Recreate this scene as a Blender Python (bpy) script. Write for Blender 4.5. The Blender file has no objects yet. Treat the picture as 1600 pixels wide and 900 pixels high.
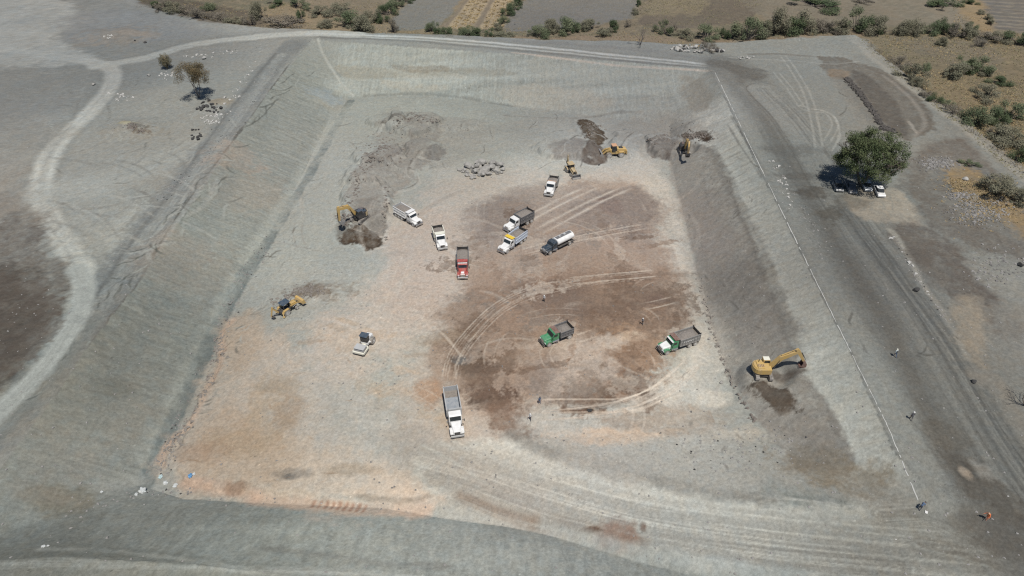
import bpy, bmesh, math, random
import numpy as np
from mathutils import Vector, Matrix

R = math.radians
scene = bpy.context.scene
COLL = scene.collection

# ------------------------------------------------------------------ camera, sky, sun, exposure
CAM_H, PITCH, FPX = 90.0, 39.1, 1067.0          # drone height over the pit floor, look-down angle, focal length in photo pixels
cam_d = bpy.data.cameras.new('camera')
cam_d.sensor_width = 36.0
cam_d.lens = 36.0 * FPX / 1600.0
cam_d.clip_start, cam_d.clip_end = 0.5, 5000.0
cam = bpy.data.objects.new('camera', cam_d)
cam.location = (0, 0, CAM_H)
cam.rotation_euler = (R(90 - PITCH), 0, 0)
COLL.objects.link(cam)
scene.camera = cam

SUN_DIR = Vector((0.15, -0.38, 1.0)).normalized()   # towards the sun: high, a little behind the drone and to the right
SUN_EL = math.asin(SUN_DIR.z)
world = bpy.data.worlds.new('World')
scene.world = world
world.use_nodes = True
wn = world.node_tree
bg = wn.nodes['Background']
sky = wn.nodes.new('ShaderNodeTexSky')
sky.sky_type = 'NISHITA'
sky.sun_disc = False
sky.sun_elevation = SUN_EL
sky.sun_rotation = math.atan2(SUN_DIR.x, SUN_DIR.y)
sky.altitude = 1500
wn.links.new(sky.outputs[0], bg.inputs[0])
bg.inputs[1].default_value = 0.07
sun_d = bpy.data.lights.new('sun', 'SUN')
sun_d.energy = 4.1
sun_d.angle = R(0.53)
sun_d.color = (1.0, 0.955, 0.89)
sun = bpy.data.objects.new('sun', sun_d)
sun.rotation_euler = SUN_DIR.to_track_quat('Z', 'Y').to_euler()
COLL.objects.link(sun)
scene.view_settings.view_transform = 'Standard'
scene.view_settings.look = 'None'
scene.view_settings.exposure = 0.07
scene.view_settings.gamma = 1.0
scene.view_settings.use_curve_mapping = False
scene.cycles.use_denoising = False
scene.cycles.filter_width = 1.25
scene.cycles.max_bounces = 4

# ------------------------------------------------------------------ noise
_rs = np.random.RandomState(11)
_TAB = _rs.rand(512, 512).astype(np.float32)

def vnoise(x, y, o=0):
    x = x + o * 37.13; y = y + o * 91.77
    xi = np.floor(x); yi = np.floor(y)
    fx = (x - xi).astype(np.float32); fy = (y - yi).astype(np.float32)
    fx = fx * fx * (3 - 2 * fx); fy = fy * fy * (3 - 2 * fy)
    xi = xi.astype(np.int64) & 511; yi = yi.astype(np.int64) & 511
    x1 = (xi + 1) & 511; y1 = (yi + 1) & 511
    a = _TAB[yi, xi]; b = _TAB[yi, x1]; c = _TAB[y1, xi]; d = _TAB[y1, x1]
    return (a + (b - a) * fx) * (1 - fy) + (c + (d - c) * fx) * fy - 0.5

def fbm(x, y, n=4, o=0, gain=0.55):
    s = 0; a = 1.0; t = 0
    for k in range(n):
        s = s + a * vnoise(x, y, o + k * 3)
        t += a; a *= gain; x = x * 2.03 + 5.1; y = y * 2.03 - 3.7
    return s / t * 1.6

def sstep(a, b, x):
    t = np.clip((x - a) / (b - a), 0, 1)
    return t * t * (3 - 2 * t)

# ------------------------------------------------------------------ ground grid (one sheet, finer where the site is)
def axis(knots):
    out = [knots[0][0]]
    for (a, s0), (b, s1) in zip(knots[:-1], knots[1:]):
        n = max(1, int(round((b - a) / (0.5 * (s0 + s1)))))
        for k in range(1, n + 1):
            t = k / n
            # spacing goes linearly from s0 to s1
            out.append(a + (b - a) * (s0 * t + 0.5 * (s1 - s0) * t * t) / (s0 + 0.5 * (s1 - s0)))
    return np.array(out)
XS = axis([(-900, 90), (-260, 2.5), (-120, 0.55), (-72, 0.20), (72, 0.20), (120, 0.55), (260, 2.5), (900, 90)])
YS = axis([(-300, 60), (15, 2.0), (36, 0.17), (120, 0.22), (215, 0.38), (300, 1.0), (340, 3.0), (1500, 120)])
GX, GY = np.meshgrid(XS, YS)
NY, NX = GX.shape

def seg_dist(px, py, pts, closed):
    """distance, arclength and signed side from points to a polyline"""
    n = len(pts)
    best = np.full(px.shape, 1e18); arc = np.zeros(px.shape); side = np.zeros(px.shape)
    L = 0.0
    for i in range(n if closed else n - 1):
        ax, ay = pts[i]; bx, by = pts[(i + 1) % n]
        dx, dy = bx - ax, by - ay
        l2 = dx * dx + dy * dy + 1e-12
        l = math.sqrt(l2)
        t = np.clip(((px - ax) * dx + (py - ay) * dy) / l2, 0, 1)
        ex = px - ax - t * dx; ey = py - ay - t * dy
        d2 = ex * ex + ey * ey
        m = d2 < best
        best = np.where(m, d2, best)
        arc = np.where(m, L + t * l, arc)
        side = np.where(m, np.sign(dx * ey - dy * ex), side)
        L += l
    return np.sqrt(best), arc, side

def inside(px, py, pts):
    r = np.zeros(px.shape, bool)
    n = len(pts)
    for i in range(n):
        ax, ay = pts[i]; bx, by = pts[(i + 1) % n]
        if ay == by: continue
        c = ((ay > py) != (by > py)) & (px < (bx - ax) * (py - ay) / (by - ay) + ax)
        r ^= c
    return r

def sdf(px, py, pts):
    d, _, _ = seg_dist(px, py, pts, True)
    return np.where(inside(px, py, pts), d, -d)

def unproj(px, py, z):
    cx, cy = (px - 800) / FPX, -(py - 450) / FPX
    p = R(PITCH)
    vx, vy, vz = cx, math.cos(p) + cy * math.sin(p), -math.sin(p) + cy * math.cos(p)
    t = (z - CAM_H) / vz
    return vx * t, vy * t

H = 8.5   # depth of the excavation
TOE = [(-54.5,206),(-55.2,150),(-56,110),(-57,75),(-57.5,62.5),(-50,60),(-20,58.5),(0,55.5),(17,51.8),(34,50),(37,62),(38.5,76),(40,120),(43,165),(46.5,187),(30,192),(15,196),(-5,202),(-30,208)]
CREST = [(-69,236),(-71.5,190),(-71.8,100),(-73,60),(-76,44),(-58,46),(-40,45),(-10,41),(10,37),(40,29),(66,24),(60,50),(55.9,63),(57.6,85),(59.5,140),(61,180),(62.3,209),(30,216),(0,222),(-35,229)]
dT = -sdf(GX, GY, TOE); dC = sdf(GX, GY, CREST)
wob = fbm(GX * 0.07, GY * 0.07, 3, 5) * 1.2
t = np.clip((dT + wob * 0.5) / (np.clip(dT, 0, None) + np.clip(dC, 0, None) + 1e-6), 0, 1)
t = np.where(dT <= 0, 0, np.where(dC <= 0, 1, t))
SLOPE_T = t
HZ = H * (t + 0.03 * np.sin(t * math.pi * 2) )
BASE_T = t.copy()
# land beyond the site is a little lower than the graded pad
PAD = [(-400,262),(-130,262),(-96,256),(-71,249),(0,240),(28,236),(46,232),(70,236),(98,243),(118,243),(150,204),(150,60),(150,-200),(-400,-200)]
dP = sdf(GX, GY, PAD)
PADPX = [(-300,-40),(150,-30),(220,2),(330,33),(400,42),(500,47),(600,52),(720,56),(850,62),(980,64),(1050,69),(1150,67),(1200,62),(1260,56),(1335,55),(1380,88),(1440,140),(1500,188),(1560,235),(1620,285),(1800,430),(1800,1500),(-300,1500)]
PADW = [unproj(x, y, H) for x, y in PADPX]
dP = sdf(GX, GY, PADW)
HZ = HZ - 1.1 * sstep(0.0, 2.5, -dP + wob * 0.5)
# relief of undisturbed and pushed soil
rough = fbm(GX * 0.09, GY * 0.09, 4, 21)
HZ = HZ + rough * np.where(t > 0.99, 0.55, 0.22) * sstep(-1, 4, np.abs(dC))

# the ramp that climbs out of the pit along its near side
RAMPPX = [(640,700,0),(760,722,0.1),(850,752,.7),(1000,797,2.2),(1200,833,4.6),(1400,852,6.9),(1560,862,8.3),(1800,862,8.5)]
_rp = [unproj(x, y, z) + (z,) for x, y, z in RAMPPX]
_u = np.linspace(0, len(_rp) - 1, 90)
_ra = np.array(_rp); _k = np.ones(15) / 15
RAMP = np.stack([np.convolve(np.pad(np.interp(_u, np.arange(len(_rp)), _ra[:, c]), 7, mode='reflect', reflect_type='odd'), _k, 'valid') for c in range(3)], 1).tolist()
RAMP = [tuple(p) for p in RAMP]
dR, aR, sR = seg_dist(GX, GY, [(a, b) for a, b, c in RAMP], False)
ra = [0.0]
for p, q in zip(RAMP[:-1], RAMP[1:]): ra.append(ra[-1] + math.hypot(q[0] - p[0], q[1] - p[1]))
zR = np.interp(aR, ra, [c for a, b, c in RAMP])
hw = 5.6
run = np.where(sR > 0, 5.5, 1.9)
lo = zR - np.clip(dR - hw, 0, None) / run; hi = zR + np.clip(dR - hw, 0, None) / 1.9
on = dR < 40
HZ = np.where(on, np.clip(HZ, lo, hi), HZ)

def bump(px, py, z0, rx, ry, rot, h, p=1.0, noise=0.35, seed=0, flat=False):
    """a heap of soil: pixel of its middle, its radii in metres, its height"""
    global HZ
    cx, cy = unproj(px, py, z0)
    c, s = math.cos(R(rot)), math.sin(R(rot))
    u = ((GX - cx) * c + (GY - cy) * s) / rx; v = (-(GX - cx) * s + (GY - cy) * c) / ry
    m = (np.abs(u) < 1.6) & (np.abs(v) < 1.6)
    uu, vv, gx, gy = u[m], v[m], GX[m], GY[m]
    d = np.sqrt(uu * uu + vv * vv) + noise * fbm(gx * 0.35 + seed, gy * 0.35, 3, seed)
    k = np.clip(1 - d, 0, 1) ** p
    if flat: k = sstep(0, .30, 1 - d) * (.8 + .2 * np.clip(1 - d, 0, 1))
    HZ[m] += h * k

bump(606, 192, 0, 6.5, 6, 10, 1.6, seed=1, flat=True); bump(648, 196, 0, 8.5, 8, -15, 2.2, seed=2, flat=True); bump(660, 232, 0, 5.5, 6, 0, 1.4, seed=31, flat=True); bump(592, 246, 0, 8, 7, 0, 2.0, seed=32, flat=True); bump(640, 262, 0, 7, 5, 0, 1.2, seed=33, flat=True)
bump(578, 275, 0, 8, 8, 0, 1.6, seed=4, flat=True); bump(572, 318, 0, 7, 12, 12, 1.9, seed=5, flat=True); bump(700, 195, 0, 12, 5, 0, .9, seed=6, flat=True)
bump(760, 215, 0, 20, 7, -5, .7, seed=7); bump(918, 205, 0, 3.4, 9, 24, 1.6, seed=8, noise=.2); bump(924, 240, 0, 5.2, 6, 20, 2.4, seed=9, noise=.2)
bump(880, 234, 0, 9, 6, 0, 1.5, seed=10, flat=True); bump(985, 226, 0, 6, 9, 0, 1.3, seed=11, flat=True); bump(1036, 232, 0, 5.5, 8, 0, 2.2, seed=12, noise=.25, flat=True)
bump(1082, 214, 0, 7, 3.5, -5, 1.5, seed=13); bump(560, 370, 0, 8, 3.5, -25, .8, seed=14); bump(490, 458, 0, 7, 3.5, 10, .7, seed=15)
bump(600, 690, 0, .1, .1, 0, .0)
bump(205, 198, H, 9, 7, 0, 1.6, seed=16); bump(175, 55, H, 16, 9, 0, 1.8, seed=17); bump(330, 165, H, 5, 6, 0, .8, seed=18)
bump(1380, 160, H, 9, 22, 25, .5, seed=19); bump(1545, 300, H, 12, 9, -20, 1.2, seed=20); bump(1455, 258, H, 8, 7, 0, .8, seed=21)
bump(30, 500, H, 22, 26, 0, 1.5, seed=22); bump(1225, 590, 0, 6, 3, 10, .6, seed=23); bump(1190, 640, 0, 10, 14, 20, .5, seed=24)
bump(960, 640, 0, 9, .9, 4, .25, seed=25); bump(1090, 77, H, 8, 4, -6, .9, seed=26)
# filled platform with a low broken edge along the left of the pit floor
FILLPX = [(262,712),(300,652),(340,565),(352,515),(385,490),(430,470),(520,450),(620,480),(700,560),(720,680),(660,762),(560,786),(400,772),(290,750),(256,728)]
FILL = [unproj(x, y, .4) for x, y in FILLPX]
dF = sdf(GX, GY, FILL) + fbm(GX * .3, GY * .3, 4, 61) * 2.2
dFe = np.where((GX < -22) & (GY < 106), dF, 0)
HZ = HZ + 0.55 * sstep(-.1, .7, dF) * sstep(-15, -30, GX) * sstep(108, 100, GY)

def flatten(px, py, z0, rad):
    global HZ
    cx, cy = unproj(px, py, z0)
    d = np.hypot(GX - cx, GY - cy)
    z = zat(cx, cy)
    k = 1 - sstep(rad * .75, rad * 1.4, d)
    HZ = HZ * (1 - k) + z * k

def zat(x, y):
    i = int(np.clip(np.searchsorted(XS, x) - 1, 0, NX - 2)); j = int(np.clip(np.searchsorted(YS, y) - 1, 0, NY - 2))
    fx = (x - XS[i]) / (XS[i + 1] - XS[i]); fy = (y - YS[j]) / (YS[j + 1] - YS[j])
    return float((HZ[j, i] * (1 - fx) + HZ[j, i + 1] * fx) * (1 - fy) + (HZ[j + 1, i] * (1 - fx) + HZ[j + 1, i + 1] * fx) * fy)

flatten(1196, 588, 2.6, 3.6); flatten(560, 340, 1.5, 3.6); flatten(1068, 240, 1, 3)

def W(px, py):
    """the point of the ground a photo pixel shows"""
    lo_, hi_ = -6.0, 14.0
    for _ in range(40):
        m = 0.5 * (lo_ + hi_)
        x, y = unproj(px, py, m)
        if zat(x, y) > m: lo_ = m
        else: hi_ = m
    x, y = unproj(px, py, 0.5 * (lo_ + hi_))
    return x, y

def W3(px, py):
    x, y = W(px, py)
    return Vector((x, y, zat(x, y)))

# ------------------------------------------------------------------ soil colours
GAIN = 1.30
def lin(c):
    c = np.asarray(c, float) / 255.0
    return np.where(c <= 0.04045, c / 12.92, ((c + 0.055) / 1.055) ** 2.4)
COL = np.empty((NY, NX, 3)); COL[:] = lin((157, 158, 151))

def smooth(pts, closed=False, k=6):
    P = [np.array(p, float) for p in pts]
    n = len(P); out = []
    for i in range(n if closed else n - 1):
        p1, p2 = P[i], P[(i + 1) % n]
        p0 = P[i - 1] if (closed or i > 0) else 2 * p1 - p2
        p3 = P[(i + 2) % n] if (closed or i + 2 < n) else 2 * p2 - p1
        for s in range(k):
            u = s / k
            out.append(0.5 * ((2 * p1) + (p2 - p0) * u + (2 * p0 - 5 * p1 + 4 * p2 - p3) * u * u + (3 * p1 - p0 - 3 * p2 + p3) * u ** 3))
    if not closed: out.append(P[-1])
    return [(float(a), float(b)) for a, b in out]

def bbox(pts, pad):
    xs = [p[0] for p in pts]; ys = [p[1] for p in pts]
    i0, i1 = np.searchsorted(XS, min(xs) - pad), np.searchsorted(XS, max(xs) + pad)
    j0, j1 = np.searchsorted(YS, min(ys) - pad), np.searchsorted(YS, max(ys) + pad)
    return (slice(max(j0 - 1, 0), j1 + 1), slice(max(i0 - 1, 0), i1 + 1))

_ps = [0]
def area(px, col, a=1.0, f=1.5, warp=2.0, freq=0.16, mott=0.0, mfreq=0.25, sm=True, oct=5):
    """a patch of soil of its own colour: outline in pixels, ragged edge"""
    _ps[0] += 1; o = _ps[0] * 7
    pts = [W(x, y) for x, y in px]
    if sm: pts = smooth(pts, True, 3)
    sl = bbox(pts, f + warp * 1.2)
    x, y = GX[sl], GY[sl]
    if x.size == 0: return
    d = sdf(x, y, pts) + fbm(x * freq, y * freq, oct + 1, o, .68) * warp * 2
    m = sstep(-f, f, d) * a
    m = m * np.clip(1.0 + .55 * fbm(x * .7, y * .7, 4, o + 5, .8), 0, 1.1)
    if mott: m = m * np.clip(1 - mott + mott * 2.2 * (fbm(x * mfreq, y * mfreq, 6, o + 2, .7) + 0.5), 0, 1.0)
    m = m[..., None]
    COL[sl] = COL[sl] * (1 - m) + lin(col) * m

def blot(px, py, rx, ry, col, a=.6, rot=0, f=.5, warp=.5, freq=.4, mott=.3):
    """a round stain, radii in metres"""
    _ps[0] += 1; o = _ps[0] * 7
    cx, cy = W(px, py)
    sl = bbox([(cx - max(rx, ry), cy - max(rx, ry)), (cx + max(rx, ry), cy + max(rx, ry))], 3)
    x, y = GX[sl] - cx, GY[sl] - cy
    c, s = math.cos(R(rot)), math.sin(R(rot))
    d = 1 - np.hypot((x * c + y * s) / rx, (-x * s + y * c) / ry) + fbm(GX[sl] * freq, GY[sl] * freq, 6, o, .72) * warp * 2.0
    m = sstep(-f, f, d) * a * np.clip(1 - mott + mott * 2 * (fbm(GX[sl] * .8, GY[sl] * .8, 4, o + 2, .8) + .5), 0, 1)
    m = m[..., None]
    COL[sl] = COL[sl] * (1 - m) + lin(col) * m

def track(px, col, w, a=.6, f=None, streak=0.0, sfreq=3.0, slen=.04, warp=.4, sm=True, fade=0, patch=0.0):
    """a strip worn along a path: pixels of its middle, width in metres; streak = lengthwise wheel marks"""
    _ps[0] += 1; o = _ps[0] * 7
    pts = [W(x, y) for x, y in px]
    if sm: pts = smooth(pts, False, 6)
    f = f if f is not None else w * .25
    sl = bbox(pts, w / 2 + f + warp)
    x, y = GX[sl], GY[sl]
    if x.size == 0: return
    d, s, side = seg_dist(x, y, pts, False)
    sd = d * side
    m = 1 - sstep(w / 2 - f, w / 2 + f, d + fbm(x * .3, y * .3, 5, o, .7) * warp)
    if streak: m = m * np.clip(1 - streak + streak * 2.4 * (fbm(sd * sfreq, s * slen, 4, o + 2, .7) + .42), 0, 1.15)
    if patch: m = m * np.clip(1 - patch + patch * 2.2 * (fbm(x * .22, y * .22, 4, o + 4) + .45), 0, 1)
    if fade:
        L = s.max()
        m = m * sstep(0, fade, s) * sstep(0, fade, L - s)
    m = np.clip(m * a, 0, 1)[..., None]
    COL[sl] = COL[sl] * (1 - m) + lin(col) * m

def ruts(px, col, gauge=2.0, w=.5, a=.5, **k):
    pts = [W(x, y) for x, y in px]
    p = np.array(smooth(pts, False, 4)); tdir = np.gradient(p, axis=0)
    n = np.stack([-tdir[:, 1], tdir[:, 0]], 1); n /= np.linalg.norm(n, axis=1)[:, None] + 1e-9
    for sgn in (-1, 1):
        q = p + n * sgn * gauge / 2
        _track_w([tuple(v) for v in q], col, w, a, **k)

def _track_w(pts, col, w, a, warp=.15, patch=.5, fade=3):
    _ps[0] += 1; o = _ps[0] * 7
    sl = bbox(pts, w + warp)
    x, y = GX[sl], GY[sl]
    if x.size == 0: return
    d, s, side = seg_dist(x, y, pts, False)
    m = 1 - sstep(w * .25, w * .75, d + fbm(x * .5, y * .5, 3, o) * warp)
    m = m * np.clip(1 - patch + patch * 2.2 * (fbm(x * .25, y * .25, 4, o + 4) + .45), 0, 1)
    if fade:
        L = s.max(); m = m * sstep(0, fade, s) * sstep(0, fade, L - s)
    m = np.clip(m * a, 0, 1)[..., None]
    COL[sl] = COL[sl] * (1 - m) + lin(col) * m
# --- open land outside the crest
out = (BASE_T > .985)[..., None]
COL[:] = np.where(out, lin((151, 152, 147)), COL)
left_land = ((GX < -71) & (dP > 0))[..., None] * sstep(-.15, .3, fbm(GX * .05, GY * .05, 5, 300))[..., None] * .5
COL[:] = COL * (1 - left_land) + lin((158, 155, 147)) * left_land
# fields beyond the pad
fm = sstep(-.8, .8, -dP + fbm(GX * .25, GY * .25, 5, 70) * 2.0)[..., None]
g1 = sstep(-.2, .25, fbm(GX * .07, GY * .07, 5, 310))[..., None]; g2 = sstep(-.1, .35, fbm(GX * .35, GY * .35, 6, 320, .75))[..., None]
dry = lin((148, 130, 97)) * (1 - g1) + lin((126, 118, 90)) * g1
dry = dry * (1 - .5 * g2) + lin((158, 138, 102)) * .5 * g2
COL[:] = COL * (1 - fm) + dry * fm
area([(222,-12),(222,4),(330,34),(470,46),(470,30),(330,8)], (112,98,80), .7, 1.5, 3, mott=.6)
area([(470,-6),(600,-10),(600,45),(520,30)], (147,128,100), .6, 3, 3, mott=.5)
area([(618,48),(612,30),(648,-12),(726,-12),(694,30),(680,46)], (134,132,124), .95, 1, 1.5, sm=False)
area([(690,42),(738,-12),(806,-12),(776,46)], (146,128,101), .9, 1, 1.5, sm=False)
for k in range(7):
    x0 = 706 + k * 12.5; x1 = 745 + k * 9.5
    if k == 3: continue
    track([(x0, 44), (x1, -8)], (190,164,116), 3.2, .75, streak=.0, warp=.8, patch=.75, f=.8)
area([(783,52),(790,40),(822,-12),(1000,-12),(990,30),(900,44)], (133,129,121), .95, 1.5, 2, sm=False)
area([(998,38),(1006,-12),(1188,-12),(1182,30),(1080,44)], (128,113,92), .95, 1.5, 2, sm=False, mott=.35, mfreq=.5)
area([(1005,22),(1010,0),(1110,0),(1080,24)], (158,140,98), .55, 2, 3, mott=.9, mfreq=.45)
area([(1190,-12),(1480,-12),(1560,50),(1420,45),(1200,30)], (146,133,110), .75, 3, 5, mott=.3)
area([(1528,-12),(1640,-12),(1640,60),(1590,52),(1545,44)], (128,119,107), .95, 1, 1.5, sm=False)
for k in range(9):
    track([(1535 + k * 2, 2 + k * 5.5), (1640, 2 + k * 5.5 + 6)], (160,144,118), 1.3, .5, warp=.7, patch=.8)
area([(1495,10),(1530,0),(1552,44),(1530,50)], (166,138,88), .8, 1.5, 2, mott=.4)
area([(1340,58),(1560,56),(1640,80),(1640,290),(1500,180)], (150,133,98), .6, 3, 4, mott=.7, mfreq=.18)
area([(1400,60),(1540,70),(1560,110),(1450,90)], (138,127,106), .6, 3, 4, mott=.5)
area([(1440,120),(1560,150),(1600,230),(1500,170)], (152,132,92), .6, 3, 4, mott=.7, mfreq=.3)
area([(410,10),(470,8),(540,45),(430,40)], (170,143,98), .5, 2, 4, mott=.8)
area([(800,56),(1000,56),(1150,62),(1330,48),(1330,56),(1150,67),(1000,64),(800,60)], (160,134,100), .7, 1, 1.5, mott=.5)

# --- left land
BR = (184,184,177)
area([(-20,-20),(90,-5),(128,28),(100,48),(95,60),(150,88),(178,98),(175,106),(120,98),(-20,96)], BR, .8, 3, 4, mott=.25, mfreq=.12)
track([(-20,40),(60,30),(100,44),(180,30),(300,42),(420,48)], (164,166,162), 9, .6, f=5, streak=.5)
track([(-20,72),(70,86),(150,98),(176,112),(168,142),(130,185),(84,232),(62,290),(76,342),(110,392),(132,440),(126,490),(86,550),(40,603),(-30,670)], BR, 5.0, .9, f=1.1, warp=.8, streak=.3, sfreq=1.4)
track([(150,98),(168,112),(165,142),(128,186),(83,233),(60,290),(72,342),(105,392),(127,440)], (164,164,159), .5, .35, f=.3)
track([(150,104),(230,90),(300,70),(380,60),(470,53),(560,53)], (186,187,180), 5.0, .9, f=1.2, warp=.6, streak=.2)
track([(480,53),(620,57),(800,70),(960,86),(1100,100)], (190,192,189), 1.7, .9, f=.6, warp=.3, patch=.2)
track([(480,55.5),(620,60.5),(800,74.5),(960,91),(1100,104)], (182,184,180), 1.3, .8, f=.5, warp=.3, patch=.3)
track([(500,58),(620,63),(800,78),(1000,97),(1110,106)], (134,134,131), 1.6, .7, f=.7, warp=.5, patch=.4)
track([(600,53),(800,63),(980,76),(1100,92)], (142,142,139), 3.0, .6, f=1, warp=.6, patch=.3)
area([(98,30),(190,14),(290,34),(345,54),(160,70),(104,58)], (152,153,151), .8, 3, 4)
blot(180,52,11,8,(166,152,134),.55,0,.6,.9); blot(215,52,7,3,(176,160,142),.5)
area([(-20,325),(30,318),(62,345),(92,400),(108,455),(104,480),(60,540),(-20,610)], (112,104,97), .8, 2.5, 5, freq=.1, mott=.35, mfreq=.15)
area([(-20,425),(70,440),(98,485),(50,545),(-20,590)], (88,80,73), .75, 3, 5, freq=.1, mott=.75, mfreq=.25)
area([(-20,250),(45,250),(60,300),(60,340),(30,330),(-20,340)], (146,139,130), .7, 3, 4, mott=.4)
area([(-20,150),(80,160),(120,140),(60,240),(-20,260)], (151,150,145), .6, 3, 4, mott=.4)
blot(60,215,10,8,(140,136,128),.4)
blot(207,200,7,5,(148,140,126),.45,0,.6,1.2,.6,.6); blot(196,190,1.8,.9,(178,168,132),.6,0,.4,1,.8); blot(222,204,2.2,1.2,(116,100,82),.6,0,.4,1.2,.8); blot(212,194,3,1,(100,92,80),.5,0,.4,1.2,.8)
blot(350,158,3.5,2.4,(158,142,118),.7); blot(270,270,9,5,(150,142,130),.5,30,.5,.9,.3,.6)
area([(60,300),(150,280),(220,320),(180,400),(120,390)], (158,158,152), .6, 3, 4, mott=.4)
track([(75,300),(160,285),(260,250),(310,225)], (172,173,167), 10, .5, f=4, streak=.6, sfreq=.9)
track([(200,400),(180,380),(185,350),(215,330)], (170,171,165), 3, .5, f=1, streak=.5)
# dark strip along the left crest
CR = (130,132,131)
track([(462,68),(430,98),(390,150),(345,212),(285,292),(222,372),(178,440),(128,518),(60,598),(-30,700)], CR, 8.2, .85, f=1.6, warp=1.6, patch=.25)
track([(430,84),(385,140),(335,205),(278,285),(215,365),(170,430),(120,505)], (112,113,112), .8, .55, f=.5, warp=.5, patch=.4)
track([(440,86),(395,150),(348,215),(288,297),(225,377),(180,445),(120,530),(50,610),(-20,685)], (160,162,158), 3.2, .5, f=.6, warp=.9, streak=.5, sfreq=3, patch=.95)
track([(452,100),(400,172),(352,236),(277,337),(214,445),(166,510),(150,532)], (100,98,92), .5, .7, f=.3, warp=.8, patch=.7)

# --- banks: colour follows the height they were cut through
u_far = (GY - 200) ; bank = (BASE_T > .01) & (BASE_T < .99)
lw = sstep(-50, -56, GX) * bank * sstep(236, 200, GY)
rk = fbm(GX * .22, GY * 2.2, 4, 400, .7); rk2 = fbm(GX * .05, GY * .12, 4, 410) * .6
lc = lin((146,149,142)) * (1 + .26 * rk + .14 * rk2)[..., None]
COL[:] = COL * (1 - lw[..., None] * .92) + lc * lw[..., None] * .92
fw = bank * sstep(186, 196, GY) * sstep(-64, -54, GX) * sstep(60, 50, GX)
rk = fbm(GX * 1.5, GY * .14, 4, 420, .7); rk2 = fbm(GX * .035, GY * .3, 4, 430)
fc = lin((161,163,156)) * (1 + .20 * rk + .26 * rk2)[..., None]
COL[:] = COL * (1 - fw[..., None]) + fc * fw[..., None]
bw = bank * sstep(64, 58, GY) * sstep(-80, -60, GX)
rk = fbm(GX * 1.3, GY * .35, 4, 440, .7); rk2 = fbm(GX * .05, GY * .25, 4, 450)
bc = lin((141,146,141)) * (1 + .25 * rk + .26 * rk2)[..., None]
COL[:] = COL * (1 - bw[..., None]) + bc * bw[..., None]
rw = bank * sstep(46, 50, GX) * sstep(192, 184, GY)
rk = fbm(GX * .3, GY * 1.6, 4, 460, .7); rk2 = fbm(GX * .06, GY * .06, 4, 470)
rc = lin((192,192,183)) * (1 + .16 * rk + .16 * rk2)[..., None]
COL[:] = COL * (1 - rw[..., None]) + rc * rw[..., None]
# stains on the left bank
blot(368,246,6,5,(184,158,136),0.42,30,.6,.9,.3,.3); blot(385,300,9,7,(170,150,128),0.27,40); blot(300,420,8,10,(166,150,132),0.27)
blot(265,395,6,8,(168,150,134),0.30); blot(150,600,12,9,(158,148,132),0.27); blot(110,640,10,7,(160,146,126),0.30); blot(180,520,7,10,(160,146,130),0.27)
blot(40,700,9,5,(168,150,130),0.24); blot(180,605,2.5,1.8,(112,106,92),0.36); blot(30,765,10,3,(150,142,128),0.27)
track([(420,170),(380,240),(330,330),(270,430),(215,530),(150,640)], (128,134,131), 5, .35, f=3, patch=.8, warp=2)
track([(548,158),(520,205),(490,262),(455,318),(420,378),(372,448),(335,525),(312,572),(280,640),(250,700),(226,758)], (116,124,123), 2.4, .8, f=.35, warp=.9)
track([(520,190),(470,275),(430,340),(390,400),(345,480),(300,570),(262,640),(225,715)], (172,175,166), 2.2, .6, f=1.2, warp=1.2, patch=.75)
blot(522,165,6,5,(172,160,140),.3); blot(508,150,5,4,(150,162,170),.5)
track([(497,60),(505,85),(530,125),(552,150)], (178,178,170), .9, .7, f=.4)
# bands on the far bank
area([(528,104),(600,106),(690,110),(700,118),(600,122),(545,122)], (168,160,142), .45, .8, 1.2, mott=.6, mfreq=.5)
area([(612,102),(690,103),(700,112),(640,112)], (142,134,120), .6, .6, 1, mott=.4, mfreq=.6)
area([(700,106),(790,108),(800,118),(720,118)], (150,146,134), .6, 1, 1, mott=.4)
area([(600,126),(690,132),(690,143),(620,141)], (180,174,160), .5, .8, 1, mott=.7, mfreq=.6)
area([(640,118),(720,117),(720,122),(640,123)], (180,177,166), .5, .5, .8, mott=.6, mfreq=.6)
area([(790,135),(920,142),(960,165),(880,172),(800,165)], (176,166,150), .5, 2, 2, mott=.5)
area([(1060,120),(1090,125),(1110,160),(1090,175),(1070,150)], (150,142,128), .6, 1.5, 2, mott=.5, mfreq=.4)
area([(820,98),(960,104),(1060,112),(1050,135),(900,130)], (166,168,160), .5, 2, 2, mott=.4)
track([(800,82),(960,102),(1080,109),(1112,110)], (190,178,166), .8, .7, f=.3, warp=.4, patch=.4)
track([(570,150),(650,147),(720,152),(800,166)], (136,136,130), 1.1, .6, f=.5, warp=.7, patch=.5)
track([(790,180),(880,185),(960,176),(1000,176)], (128,122,114), 1.0, .6, f=.4, warp=.7, patch=.4)

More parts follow.
